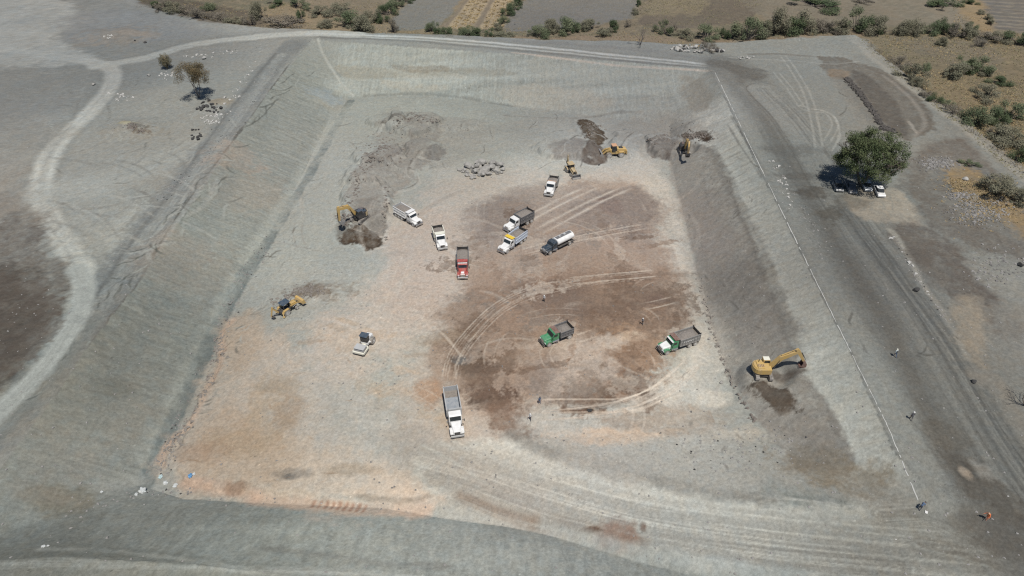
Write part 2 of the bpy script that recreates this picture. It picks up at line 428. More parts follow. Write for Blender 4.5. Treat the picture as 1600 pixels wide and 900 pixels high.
# --- pit floor
area([(560,155),(800,185),(1040,180),(1050,230),(1000,250),(880,240),(700,250),(600,280),(480,420),(400,450),(470,300)], (165,166,158), .8, 3, 4, mott=.25)
area([(610,170),(700,185),(760,200),(720,260),(620,250),(590,210)], (150,144,136), .5, 2.5, 4, mott=.5)
area([(600,190),(700,190),(900,185),(1060,190),(1040,230),(860,225),(740,232)], (162,156,147), .5, 3, 4, mott=.5)
area([(575,240),(640,225),(680,245),(640,285),(602,310),(605,355),(580,385),(550,350),(545,290)], (145,139,131), .75, .7, 1.8, freq=.3, mott=.35)
area([(602,250),(650,238),(690,215),(682,190),(655,188),(640,215)], (140,134,128), .65, .8, 1.8, freq=.3, mott=.4)
area([(680,290),(760,262),(840,262),(900,270),(1010,252),(1030,290),(1000,330),(860,430),(760,460),(650,540),(560,590),(500,640),(560,720),(640,770),(560,782),(440,760),(500,520),(590,420),(600,350)], (180,169,157), .85, 4, 5, mott=.2)
area([(620,360),(700,330),(720,400),(690,480),(620,500),(590,440)], (176,158,143), .6, 4, 4, mott=.4)
area([(640,560),(700,560),(760,640),(760,720),(620,720),(600,640)], (170,156,143), .5, 4, 4, mott=.4)
area([(640,180),(1050,150),(1130,220),(1000,240),(760,235)], (158,154,146), .4, 4, 4, mott=.6)
# heaps and freshly turned earth
area([(530,372),(545,358),(575,355),(598,372),(594,384),(575,390),(555,378),(535,382)], (92,79,66), .95, .4, .9, freq=.5)
area([(528,345),(545,340),(545,375),(527,372)], (106,98,88), .6, .7, 1.2, mott=.4)
area([(901,193),(908,187),(922,188),(936,199),(947,213),(943,223),(930,224),(914,210)], (98,84,68), .92, .35, .7, freq=.5, mott=.25)
area([(911,240),(918,228),(930,226),(944,236),(944,250),(930,255),(916,253)], (108,97,88), .9, .4, .6, freq=.5)
area([(870,222),(912,215),(918,246),(890,242),(862,240)], (138,131,123), .75, 1.2, 1.5)
area([(1012,222),(1040,210),(1060,225),(1056,245),(1036,250),(1014,242)], (112,104,97), .92, .4, .9, mott=.15)
area([(1055,212),(1080,207),(1102,204),(1112,212),(1108,222),(1086,218),(1066,224)], (92,78,64), .95, .6, 1.2, freq=.5, mott=.3)
area([(960,190),(1060,180),(1100,200),(1060,225),(1000,235),(960,215)], (150,143,133), .5, 2.5, 3, mott=.6, mfreq=.35)
area([(455,462),(475,447),(510,445),(520,456),(500,465),(470,466)], (112,100,86), .75, .6, 1.6, freq=.6, mott=.8, mfreq=.9)
blot(500,452,6,2.5,(120,108,94),.5,0,.6,1,.6,.6)
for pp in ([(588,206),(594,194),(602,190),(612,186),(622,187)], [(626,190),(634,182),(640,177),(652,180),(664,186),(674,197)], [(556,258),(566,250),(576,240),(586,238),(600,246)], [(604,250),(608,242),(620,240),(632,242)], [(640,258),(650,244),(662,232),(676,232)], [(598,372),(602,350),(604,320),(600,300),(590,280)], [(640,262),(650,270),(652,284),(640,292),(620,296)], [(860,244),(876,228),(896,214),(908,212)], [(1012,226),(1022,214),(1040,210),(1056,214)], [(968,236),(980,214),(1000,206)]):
    track(pp, (104,98,91), .4, .5, f=.2, warp=.8, patch=.7)  # dark rim and pale line below it: relief shading painted on heap edges
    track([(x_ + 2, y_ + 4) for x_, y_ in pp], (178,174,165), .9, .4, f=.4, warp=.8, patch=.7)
blot(680,240,3,3.5,(124,118,113),.75,0,.25,.5); blot(590,248,3,2.4,(136,130,123),.6,0,.3,.5); blot(612,183,3.2,1.6,(112,106,99),.7,0,.4,.8); blot(652,186,5,1.8,(140,134,127),.6,0,.4,.8)
blot(575,330,3,6,(132,125,117),.7,0,.35,.6); blot(590,350,2,4,(128,121,113),.7,0,.3,.6)
# right-hand disturbed strip below the bank
area([(1046,250),(1066,224),(1112,232),(1140,290),(1165,345),(1196,430),(1222,500),(1245,560),(1290,620),(1330,700),(1322,742),(1240,718),(1180,660),(1140,585),(1104,500),(1088,430),(1076,370),(1058,320)], (148,143,135), .88, .5, 1.0, freq=.2, mott=.2, mfreq=.14)
area([(1090,390),(1130,400),(1190,440),(1225,520),(1180,560),(1120,500)], (140,135,129), .7, 3, 4, mott=.3)
area([(1060,310),(1110,300),(1150,390),(1100,400),(1070,360)], (150,141,133), .6, 3, 3, mott=.4)
area([(1180,640),(1260,650),(1330,700),(1318,735),(1230,715)], (146,140,132), .7, 2, 3, mott=.3)
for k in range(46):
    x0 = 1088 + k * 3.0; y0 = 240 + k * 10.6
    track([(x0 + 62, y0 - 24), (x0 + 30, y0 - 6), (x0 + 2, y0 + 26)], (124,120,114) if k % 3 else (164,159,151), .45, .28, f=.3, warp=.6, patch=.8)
track([(1112,230),(1150,310),(1190,400),(1222,490),(1246,560)], (132,128,121), 2.6, .5, f=.6, warp=1.2, patch=.5)
# pale dusty edge of the worked floor
track([(1000,258),(1030,300),(1040,350),(1050,400),(1062,445),(1085,490),(1100,540),(1090,580),(1050,615)], (190,183,171), 7, .8, f=3, warp=2.5, patch=.4, streak=.3, sfreq=.7)
track([(700,270),(800,255),(900,258),(1010,258)], (180,176,167), 8, .7, f=4, warp=2, patch=.4)
area([(735,352),(752,318),(800,298),(860,292),(920,292),(1000,298),(1030,325),(1038,395),(1052,440),(1066,500),(1044,560),(1005,608),(960,630),(860,640),(770,648),(722,624),(690,590),(684,545),(700,480),(728,430),(738,395)], (152,134,119), .8, 3, 5, freq=.1, mott=.45, mfreq=.1)
# damp soil in the middle
area([(738,345),(752,318),(790,300),(850,292),(890,290),(940,296),(1000,300),(1026,330),(1016,380),(960,392),(900,402),(850,398),(790,392),(752,378)], (146,135,127), .7, 2.5, 4.5, freq=.12, mott=.5, mfreq=.1)
area([(742,345),(760,318),(800,305),(830,330),(800,365),(760,370)], (130,118,110), .7, 2, 2.5, mott=.3)
area([(880,320),(930,300),(1010,305),(1030,350),(1000,378),(910,372)], (122,112,106), .7, 2.5, 3.5, mott=.6, mfreq=.2)
area([(940,310),(970,312),(965,332),(940,330)], (116,100,94), .6, 1.2, 1.5, mott=.4)
area([(700,500),(740,455),(800,432),(880,425),(1000,425),(1035,425),(1046,470),(1060,505),(1040,550),(1010,590),(985,620),(900,622),(850,625),(800,640),(765,642),(725,612),(696,590),(690,545)], (136,117,101), .75, 3, 5, freq=.1, mott=.4, mfreq=.09)
area([(760,440),(1010,425),(1040,450),(1030,490),(960,500),(900,490),(820,500),(760,520)], (118,100,87), .7, 3, 4, mott=.5, mfreq=.16)
area([(700,520),(760,470),(800,500),(810,560),(800,620),(760,640),(715,600)], (112,94,79), .75, 2.5, 3.5, mott=.5, mfreq=.16)
area([(672,560),(690,540),(702,590),(690,625),(668,615)], (150,132,116), .8, 2, 2, mott=.4); blot(668,612,2.5,3,(158,126,98),.7)
blot(735,560,3.2,4,(100,86,74),.8); blot(757,575,2.5,1.5,(96,80,68),.8); blot(775,610,4.5,3.2,(98,80,68),.85,0,.4,.8); blot(768,632,4,1.5,(92,76,64),.85,0,.4,.7)
blot(800,590,6,3,(112,94,80),.6); blot(722,560,1.8,1.4,(106,110,112),.6)
blot(950,520,4,7,(106,86,70),.65,20,.6,1); blot(990,535,6,5,(150,122,96),.55,0,.4,1.2,.6,.5); blot(1010,560,5,4,(138,112,90),.6,0,.7,1,.5,.5); blot(960,490,5,4,(104,86,74),.6,0,.7,1)
blot(1005,545,2.5,2.5,(112,88,68),.7); blot(970,560,5,4,(118,98,82),.6,0,.7,1,.5,.5); blot(990,600,4,4,(112,92,78),.65,0,.7,1); blot(1030,470,3.5,3,(112,92,82),.6)
blot(920,612,7,3,(106,92,80),.8,0,.5,.8); blot(985,615,4,2,(108,92,80),.7); blot(1040,500,5,3,(124,104,90),.6); blot(870,470,5,6,(120,104,94),.6,0,.7,.9); blot(890,480,4,8,(112,98,88),.45)
area([(862,540),(930,525),(950,560),(930,600),(870,610),(850,580)], (170,160,150), .75, 2.5, 3, mott=.35)
area([(845,560),(870,555),(872,600),(845,620),(820,600)], (132,124,118), .6, 2, 2, mott=.4)
blot(960,535,2.5,2.2,(186,178,168),.6); blot(990,525,3,1.2,(186,170,150),.5); blot(940,575,2.5,3,(172,164,156),.5)
area([(640,690),(720,640),(800,650),(790,690),(760,720),(680,720)], (172,162,150), .6, 3, 3, mott=.4)
blot(795,660,4,2.5,(112,90,74),.7,-30,.5,.8); blot(780,640,3,2,(122,100,84),.6)
area([(840,640),(1010,640),(1090,590),(1120,640),(1120,700),(960,720),(830,690)], (168,167,160), .75, 3, 4, mott=.3)
blot(1020,655,7,3,(142,126,110),.6,0,.6,.9,.3,.5); blot(960,682,9,1.8,(192,170,146),.7); blot(1080,660,6,4,(156,142,126),.5); blot(1110,622,3,2,(192,184,170),.6)
blot(1160,680,4,2,(190,178,160),.6); blot(1075,690,3,1.5,(180,176,166),.5); blot(1060,700,8,3,(160,164,160),.4)
track([(905,642),(922,642)], (92,72,58), .8, .9, f=.3); track([(880,641),(925,643),(945,644)], (132,112,92), 1.0, .7, f=.5, patch=.3); blot(921,641,.7,.6,(66,50,40),.95)
area([(750,398),(860,388),(1010,372),(1044,425),(1000,440),(860,440),(745,452)], (150,131,116), .65, 2, 4, freq=.12, mott=.4, mfreq=.12)
_q = random.Random(12)
for k in range(95):
    px_, py_ = _q.uniform(690, 1060), _q.uniform(300, 640)
    if (px_ - 880) ** 2 / 190 ** 2 + (py_ - 480) ** 2 / 180 ** 2 > 1: continue
    cc = _q.choice([(104,86,72), (112,94,80), (124,106,92), (132,112,96), (158,142,128), (146,124,106), (172,162,150), (126,118,110)])
    blot(px_, py_, _q.uniform(.8, 6), _q.uniform(.6, 3.2), cc, _q.uniform(.25, .6), _q.choice([0, 8, 80, 95, 15]), .28, 1.15, .6, .5)
for k in range(40):
    blot(_q.uniform(420, 700), _q.uniform(480, 760), _q.uniform(.8, 5), _q.uniform(.5, 2.0), _q.choice([(168,148,122), (182,160,136), (156,138,116), (176,172,164), (148,128,106)]), _q.uniform(.2, .45), _q.uniform(-30, 30), .5, 1.0, .5, .5)
# wheel tracks across the floor
LT = (180,170,157)
for pp in ([(815,342),(844,327),(880,308),(920,290)], [(818,352),(866,325),(905,306),(945,288)], [(830,362),(904,323),(940,306),(975,291)], [(835,372),(925,323),(960,306),(992,292)]):
    track(pp, (180,172,161), .9, .5, f=.45, warp=.5, patch=.5, fade=5); track(pp, (192,184,174), .22, .25, f=.1, warp=.3, patch=.7, fade=4)
ruts([(812,395),(880,378),(960,362),(1015,352)], LT, 1.9, .30, .5); ruts([(880,440),(960,432),(1030,426)], LT, 2.2, .30, .5)
ruts([(1030,426),(930,436),(840,452),(780,478),(735,520),(708,560),(700,600)], LT, 2.2, .22, .4, patch=.6)
ruts([(960,636),(1020,615),(1060,585),(1085,560)], (190,182,170), 2.2, .26, .7, patch=.3); ruts([(840,650),(920,642),(990,628),(1040,600)], LT, 2.0, .30, .5)
ruts([(830,635),(900,634),(980,632),(1030,612),(1070,575)], LT, 3.0, .30, .5); ruts([(895,532),(930,520)], LT, 2.0, .30, .6)
ruts([(1000,480),(1030,474),(1060,466)], LT, 1.9, .30, .5)

track([(640,480),(690,520),(720,555)], LT, .5, .4); track([(560,500),(600,470),(640,430)], LT, 2, .3, streak=.8, sfreq=2)
ruts([(560,560),(600,500),(620,440),(640,390)], (190,178,164), 2.0, .30, .3); ruts([(720,660),(670,620),(620,600)], LT, 2.0, .30, .3)
ruts([(1085,562),(1062,588),(1022,618),(962,640)], LT, 3.2, .30, .5, patch=.4)
for k in range(3):
    d_ = (k - 1) * 4.5
    ruts([(1030,427+d_*.4),(936,437+d_*.4),(843+d_*.3,453+d_*.6),(783+d_*.6,479+d_*.6),(738+d_,521+d_*.3),(711+d_,561),(702+d_,602)], LT, 2.1, .16, .34, patch=.75)
    ruts([(1085+d_,561),(1061+d_*.8,586+d_*.4),(1021+d_*.4,616+d_*.6),(961,637+d_*.6),(880,646+d_*.5)], LT, 2.0, .16, .4, patch=.7)
    ruts([(812,394+d_),(880,377+d_),(960,361+d_*.6),(1015,351+d_*.4)], LT, 1.9, .16, .3, patch=.75)
_r = random.Random(4)
for k in range(130):                                            # faint marks left by every pass of a wheel or blade
    x0, y0 = _r.uniform(440, 1100), _r.uniform(260, 720); a0 = _r.uniform(0, 6.28); ln = _r.uniform(40, 130); cv = _r.uniform(-.8, .8)
    pp = [(x0 + ln * u * math.cos(a0 + cv * u), y0 + .6 * ln * u * math.sin(a0 + cv * u)) for u in (0, .33, .66, 1)]
    c_ = (184,175,163) if _r.random() < .6 else (140,128,117)
    if _r.random() < .4: ruts(pp, c_, 1.9, .28, .24, patch=.8)
    else: track(pp, c_, _r.uniform(.3, 1.6), .22, f=.3, warp=.3, streak=.7, sfreq=3, fade=4)
for k in range(60):
    x0, y0 = _r.uniform(60, 300), _r.uniform(220, 400); a0 = _r.uniform(-.6, .6); ln = _r.uniform(40, 110)
    track([(x0, y0), (x0 + ln * .5 * math.cos(a0), y0 - .5 * ln * math.sin(a0)), (x0 + ln * math.cos(a0 * 1.6), y0 - ln * math.sin(a0 * 1.6))], (172,172,166) if k % 2 else (132,130,125), _r.uniform(.3, 1.0), .35, f=.25, warp=.4, patch=.6, fade=3)
for k in range(90):                                             # drag marks down the haul road and the shoulder
    u = _r.random(); o_ = _r.uniform(-70, 60); x0 = 1150 + 430 * u + o_; y0 = 110 + 680 * u
    track([(x0, y0), (x0 + 30, y0 + 48), (x0 + 62, y0 + 96)], (160,160,156) if k % 2 else (108,106,103), _r.uniform(.25, .8), .4, f=.25, warp=.3, patch=.6, fade=4)
for k in range(80):
    u = _r.random(); x0 = 680 + 760 * u; y0 = 735 + 90 * u ** .8 + _r.uniform(-30, 40)
    track([(x0, y0), (x0 + 60, y0 + 10), (x0 + 130, y0 + 17)], (196,196,188) if k % 2 else (146,144,137), _r.uniform(.15, .6), .45, f=.2, warp=.25, patch=.6, fade=3)
# orange-pink fill along the left and near edge of the floor
area([(262,712),(300,652),(338,565),(350,515),(385,495),(430,520),(470,560),(500,620),(560,690),(640,735),(700,770),(640,795),(540,790),(400,775),(290,752),(256,728)], (186,170,152), .8, 2, 2.5, mott=.3, mfreq=.12)
area([(300,690),(340,640),(400,650),(450,690),(440,745),(350,760),(290,740)], (178,156,132), .7, 3, 3, mott=.5, mfreq=.18)
area([(400,590),(450,590),(470,640),(430,670),(390,650)], (172,150,122), .6, 2, 3, mott=.75, mfreq=.3)
area([(430,560),(560,600),(640,690),(560,720),(460,680),(420,620)], (172,168,160), .7, 4, 4, mott=.3)
area([(360,505),(400,490),(410,540),(380,580),(350,580)], (178,158,136), .6, 2, 2, mott=.6)
track([(400,782),(480,790),(560,797),(640,800),(660,797)], (190,164,142), 2.6, .8, f=1, warp=1.2, patch=.3)
track([(258,728),(252,715),(268,690),(300,655),(330,600),(345,560),(348,520),(365,500)], (192,166,144), 1.3, .8, f=.6, warp=1.0, patch=.3)
track([(290,752),(330,762),(400,778)], (190,160,138), 2, .7, f=.8, patch=.4, warp=1)
for k in range(9):
    track([(492 + k * 10, 784 + k * .9), (487 + k * 10, 792 + k * .9)], (150,112,90), .6, .6, f=.3, warp=.3)
blot(370,762,2,1,(140,112,90),.6); blot(380,690,6,3,(164,140,110),.5); blot(310,705,4,2,(160,130,104),.5); blot(450,650,3,4,(150,126,100),.5); blot(440,600,3,2,(150,130,104),.45)
blot(460,740,3,1,(120,112,104),.5); blot(452,745,1,.6,(90,90,90),.5); blot(550,735,4,1.2,(150,132,110),.5)
track([(560,775),(640,782),(680,770)], (134,122,108), .9, .5, f=.4, patch=.5, warp=.6)
# ramp out of the pit
area([(740,690),(800,688),(850,708),(940,738),(1050,764),(1200,786),(1380,796),(1450,800),(1530,830),(1600,870),(1640,940),(1300,905),(1100,876),(1000,858),(880,832),(800,810),(720,788),(650,750),(660,700)], (183,184,175), .9, 1.2, 1.6, freq=.2)
track([(660,715),(760,742),(850,772),(1000,812),(1200,842),(1400,862),(1600,880)], (140,140,134), 8.5, .55, f=3, streak=.95, sfreq=1.8, slen=.03)
track([(680,745),(760,775),(860,808),(1000,838),(1200,868),(1400,884)], (128,126,119), 4, .5, f=2, streak=.95, sfreq=2.4, slen=.03)
track([(720,775),(800,808),(890,826),(1000,852)], (124,108,92), 2.0, .75, f=1, streak=.5, sfreq=2, patch=.4)
blot(965,835,2.6,2.2,(132,108,94),.75); blot(1005,823,.5,.9,(112,92,78),.7); blot(925,827,1.4,.5,(92,70,52),.8)
track([(800,680),(850,705),(920,725),(1000,745),(1100,765),(1200,780)], (128,127,121), 2.2, .7, f=1, warp=1, patch=.4)
track([(640,690),(700,720),(760,760),(820,790)], (146,140,132), 6, .4, f=3, streak=.9, sfreq=2)
track([(850,820),(1000,862),(1150,888),(1250,900)], (150,157,155), 2, .6, f=1, warp=.6)
track([(1380,806),(1460,806),(1540,846),(1610,890)], (122,116,106), 3.5, .5, f=1.5, streak=.9, sfreq=2.2)
track([(1440,850),(1520,870),(1600,905)], (120,112,100), 3, .4, f=1.5, streak=.9, sfreq=2.2)
# floor between the damp area and the ramp
area([(830,690),(960,700),(1120,700),(1200,680),(1320,740),(1400,760),(1430,790),(1200,780),(1050,762),(940,736)], (160,158,150), .75, 2.5, 3, mott=.3)
blot(1300,738,6,3,(138,120,92),.6,-25,.6,.8,.4,.4); blot(1270,720,4,3,(124,116,104),.6); blot(1210,618,1.8,4,(92,82,72),.9,30,.3,.6,.8,.2); blot(1222,632,1.4,1.6,(98,86,74),.85)
area([(1205,580),(1255,575),(1258,582),(1225,598),(1206,592)], (112,104,96), .85, .6, .8, mott=.2)
area([(1320,735),(1400,745),(1425,785),(1350,778)], (154,150,140), .5, 2, 2, mott=.4)
# near bank and the track along its top
area([(60,800),(220,778),(330,790),(420,812),(300,840),(150,860),(60,862)], (124,126,119), .35, 3, 4, mott=.5)
area([(-20,830),(120,812),(180,850),(80,868),(-20,870)], (120,122,115), .35, 3, 4, mott=.5)
area([(-120,858),(60,856),(200,862),(330,880),(460,900),(460,990),(-120,990)], (128,130,122), .9, 1.2, 1.5, mott=.2)
track([(-20,884),(100,880),(240,883),(420,892),(560,898)], (160,163,157), 1.4, .5, f=.6, streak=.9, sfreq=4, patch=.5); track([(420,890),(560,896),(700,904)], (176,180,174), 1.0, .5, f=.6, streak=.7, sfreq=3, patch=.7)
track([(60,858),(180,862),(300,876),(400,893)], (164,167,160), .9, .5, f=.4, warp=.8, patch=.9)
track([(160,785),(215,772),(245,768)], (170,172,166), 3, .4, f=1.5, patch=.6)
track([(400,855),(520,868),(600,880),(700,885)], (112,112,108), 1, .45, f=.6, warp=1, patch=.6)
blot(100,782,4,2.5,(128,118,96),.5); blot(60,770,4,1.4,(146,136,122),.4)
track([(160,760),(190,758),(215,752)], (172,170,160), 2.6, .5, f=1.2, patch=.6, warp=1)

# --- right land: graded shoulder, haul road, rough ground
track([(1128,110),(1190,235),(1250,350),(1310,470),(1362,570),(1410,670),(1465,790)], (162,163,157), 5, .8, f=1.6, warp=.8)
track([(1135,100),(1215,180),(1275,280),(1345,390),(1420,500),(1500,630),(1580,760),(1660,880)], (131,131,127), 15, .9, f=3, warp=1.2)
track([(1150,112),(1222,220),(1275,320),(1330,410),(1395,525),(1450,640),(1500,740)], (122,118,111), 3.2, .55, f=1.4, warp=1, patch=.5, streak=.3)
track([(1190,140),(1245,200),(1310,300),(1390,410),(1470,530),(1560,680),(1640,800)], (164,165,160), 10, .55, f=3, streak=.95, sfreq=1.3, slen=.018)
track([(1320,330),(1400,430),(1480,540),(1570,690),(1640,800)], (104,106,106), 5, .5, f=2, streak=.95, sfreq=1.7, slen=.02)
area([(1105,96),(1150,98),(1190,112),(1200,122),(1160,120)], (112,108,102), .7, 1.5, 2, mott=.3)
area([(1130,66),(1215,62),(1335,56),(1360,80),(1280,90),(1210,84),(1140,88)], (158,159,153), .85, 2, 2)
area([(1280,92),(1300,88),(1350,100),(1400,118),(1440,150),(1462,200),(1440,212),(1405,214),(1360,170),(1330,130),(1296,118)], (124,117,108), .75, .6, 1.5, freq=.3, mott=.5, mfreq=.12)
area([(1330,112),(1360,120),(1400,160),(1420,205),(1400,208),(1362,168)], (104,98,92), .6, 1, 1.2, mott=.3)
area([(1296,108),(1325,112),(1320,122),(1300,122)], (150,132,112), .7, 1, 1)
track([(1316,124),(1350,165),(1385,206)], (126,120,112), 5, .5, f=2, patch=.5); track([(1305,122),(1340,180),(1360,220)], (150,146,138), 3, .5, f=1.5, patch=.6)
track([(1338,60),(1400,112),(1470,165),(1540,220),(1620,285)], (168,166,158), 6.2, .85, f=1, warp=.8, streak=.3, sfreq=1.2)
track([(1380,118),(1420,150),(1445,190),(1430,212)], (162,156,148), 1.2, .5, f=.6); track([(1420,190),(1432,208)], (170,164,156), .7, .6)
ruts([(1222,84),(1240,110),(1262,150),(1275,200),(1280,235)], (176,176,170), 1.8, .6, .5); ruts([(1210,110),(1235,140),(1258,170),(1290,175),(1305,195),(1290,225)], (178,178,172), 1.6, .5, .45)
track([(1140,90),(1240,95),(1300,100),(1340,96)], (176,176,170), .9, .4, patch=.5); track([(1170,85),(1230,85),(1300,92)], (130,124,116), 1.4, .5, patch=.5)
track([(1250,165),(1300,180),(1312,210),(1300,235)], (182,182,176), .6, .5)
area([(1320,300),(1360,290),(1412,300),(1440,340),(1430,352),(1380,345),(1340,335)], (186,174,157), .85, 1.2, 1.5)
area([(1430,232),(1500,215),(1540,250),(1600,310),(1640,420),(1560,400),(1480,370),(1430,330),(1412,290)], (126,118,110), .8, 2, 2.5, mott=.3)
area([(1398,350),(1440,345),(1500,380),(1560,440),(1600,520),(1540,520),(1470,440),(1420,400)], (118,109,102), .8, 2, 2.5, mott=.35)
area([(1380,345),(1400,350),(1450,400),(1480,450),(1440,440),(1400,390)], (134,128,120), .6, 2, 2, mott=.3)
area([(1515,405),(1560,400),(1640,425),(1640,480),(1580,470),(1530,440)], (160,160,154), .8, 1.5, 1.5)
area([(1490,470),(1520,462),(1550,490),(1545,540),(1540,575),(1505,545),(1490,505)], (176,164,146), .8, 1.5, 1.8)
area([(1550,480),(1640,470),(1640,600),(1590,590),(1545,560)], (152,151,145), .7, 2, 2.5, mott=.3)
track([(1530,590),(1560,600),(1600,660),(1640,720)], (168,160,148), 3.5, .6, f=1.5, warp=1, patch=.4)
track([(1392,360),(1410,385),(1440,440),(1475,492),(1512,560)], (176,172,162), 1.0, .8, f=.5, warp=.8, patch=.5)
area([(1480,258),(1520,262),(1600,320),(1640,380),(1600,372),(1540,330),(1490,300)], (170,142,98), .75, 1.2, 2.2, freq=.3, mott=.5, mfreq=.3)
area([(1440,245),(1490,245),(1500,262),(1450,268)], (146,142,134), .6, 1, 1.2, mott=.5, mfreq=.8)
area([(1475,300),(1530,310),(1600,360),(1590,380),(1530,350),(1480,320)], (140,138,132), .6, 1, 1.5, mott=.6, mfreq=.6)
blot(1270,300,3.5,2.5,(104,98,90),.7,0,.5,.8); blot(1298,335,3,3,(104,98,88),.6,0,.5,.8); blot(1330,315,4,3,(112,104,92),.5); blot(1250,276,6,1.5,(112,108,102),.5); blot(1240,235,8,3,(116,112,106),.45)
blot(1475,680,4,2.5,(120,112,100),.5,-40); blot(1440,400,2.5,4,(116,106,98),.5); blot(1535,760,3,7,(104,94,82),.6,25); blot(1560,830,5,4,(108,100,90),.5)
blot(1510,740,.8,1.4,(190,172,152),.7,20); blot(1537,735,1.0,1.8,(176,172,164),.6,15)

area([(908,240),(916,226),(930,223),(946,236),(948,252),(930,258),(914,255)], (108,97,88), .9, .4, .6)
area([(870,228),(892,218),(908,220),(912,250),(890,250),(866,246)], (140,133,126), .7, .5, 1.0)
# --- fine variation everywhere
v = 1.06 + .10 * fbm(GX * .06, GY * .06, 5, 500) + .07 * fbm(GX * .6, GY * .6, 4, 510, .8) + .09 * vnoise(GX * 1.9, GY * 1.9, 520) + .16 * vnoise(GX * 4.6, GY * 4.6, 530)
warm = .012 + .07 * fbm(GX * .05, GY * .05, 6, 540, .75) + .05 * vnoise(GX * 1.1, GY * 1.1, 545)
COL *= v[..., None]
COL[..., 0] *= 1 + warm; COL[..., 1] *= .98; COL[..., 2] *= .955 - warm
lum = COL @ np.array([.2126, .7152, .0722])
sat = .80 - .17 * fm
COL = lum[..., None] + (COL - lum[..., None]) * sat
# speckle of grit: pale and dark grains
g = vnoise(GX * 2.6, GY * 2.6, 550) * vnoise(GX * 4.3, GY * 4.3, 560) * 4
dens = sstep(-.1, .45, fbm(GX * .12, GY * .12, 4, 570))
COL *= (1 + np.clip(g - .45, 0, 1) * 1.2 * dens - np.clip(-g - .45, 0, 1) * 1.1 * dens)[..., None]
_c = random.Random(91)
def crack(x0, y0, a0, ln, col, w, al):
    pp = [(x0, y0)]
    for _ in range(6):
        a0 += _c.uniform(-.5, .5); x0 += ln / 6 * math.cos(a0); y0 += ln / 6 * math.sin(a0) * .6; pp.append((x0, y0))
    track(pp, col, w, al, f=.1, warp=.35, patch=.55, fade=1.5)
for k in range(70):                                             # along the crest and the foot of the left bank
    u = _c.random(); x0 = 470 - 440 * u + _c.uniform(-14, 26); y0 = 110 + 520 * u
    crack(x0, y0, 2.15, _c.uniform(20, 60), (104,104,98) if k % 3 else (170,170,162), _c.uniform(.15, .4), .55)
for k in range(60):
    u = _c.random(); x0 = 545 - 290 * u + _c.uniform(4, 40); y0 = 165 + 560 * u
    crack(x0, y0, 2.1, _c.uniform(12, 40), (118,114,106) if k % 2 else (178,176,168), _c.uniform(.12, .3), .55)
for k in range(70):
    crack(_c.uniform(540, 1080), _c.uniform(168, 260), _c.uniform(-.5, 3.5), _c.uniform(12, 50), (116,110,103) if k % 2 else (176,172,164), _c.uniform(.15, .4), .5)
for k in range(60):
    crack(_c.uniform(1060, 1240), _c.uniform(240, 720), _c.uniform(1.0, 2.2), _c.uniform(12, 46), (112,107,101) if k % 2 else (168,163,155), _c.uniform(.12, .35), .5)
for k in range(60):
    crack(_c.uniform(260, 560), _c.uniform(520, 770), _c.uniform(-.4, 3.4), _c.uniform(10, 36), (148,122,98) if k % 2 else (196,180,160), _c.uniform(.1, .3), .45)
for k in range(50):
    crack(_c.uniform(60, 360), _c.uniform(110, 320), _c.uniform(-.6, 3.4), _c.uniform(12, 50), (116,114,108) if k % 2 else (172,172,165), _c.uniform(.15, .4), .5)
for k in range(60):
    crack(_c.uniform(1290, 1600), _c.uniform(90, 560), _c.uniform(.4, 1.4), _c.uniform(12, 50), (104,100,94) if k % 2 else (160,157,149), _c.uniform(.15, .4), .45)
# tone of the soil from place to place, with lens corner darkening put into the colour (photo pixel: wanted / plain)
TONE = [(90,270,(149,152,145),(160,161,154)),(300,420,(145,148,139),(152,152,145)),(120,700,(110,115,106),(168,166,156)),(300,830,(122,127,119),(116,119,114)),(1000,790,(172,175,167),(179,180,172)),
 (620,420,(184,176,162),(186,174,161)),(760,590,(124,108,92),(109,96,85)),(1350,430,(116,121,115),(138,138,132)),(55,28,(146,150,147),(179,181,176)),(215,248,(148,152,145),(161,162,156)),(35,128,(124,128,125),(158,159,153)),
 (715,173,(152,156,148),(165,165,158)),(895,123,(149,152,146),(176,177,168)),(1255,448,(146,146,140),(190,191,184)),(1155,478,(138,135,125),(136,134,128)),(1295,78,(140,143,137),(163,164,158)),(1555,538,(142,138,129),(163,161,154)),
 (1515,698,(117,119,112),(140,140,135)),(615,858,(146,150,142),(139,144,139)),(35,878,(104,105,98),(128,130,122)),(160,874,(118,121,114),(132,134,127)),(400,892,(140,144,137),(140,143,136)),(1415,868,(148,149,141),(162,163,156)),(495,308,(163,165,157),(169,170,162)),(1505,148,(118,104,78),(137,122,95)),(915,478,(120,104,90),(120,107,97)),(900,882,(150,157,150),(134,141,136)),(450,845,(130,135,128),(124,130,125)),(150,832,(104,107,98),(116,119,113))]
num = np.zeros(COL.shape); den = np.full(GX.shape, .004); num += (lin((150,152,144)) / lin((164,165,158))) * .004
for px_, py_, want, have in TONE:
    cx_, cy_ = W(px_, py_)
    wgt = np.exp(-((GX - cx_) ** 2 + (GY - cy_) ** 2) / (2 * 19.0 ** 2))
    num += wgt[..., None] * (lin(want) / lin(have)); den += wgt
COL *= num / den[..., None]
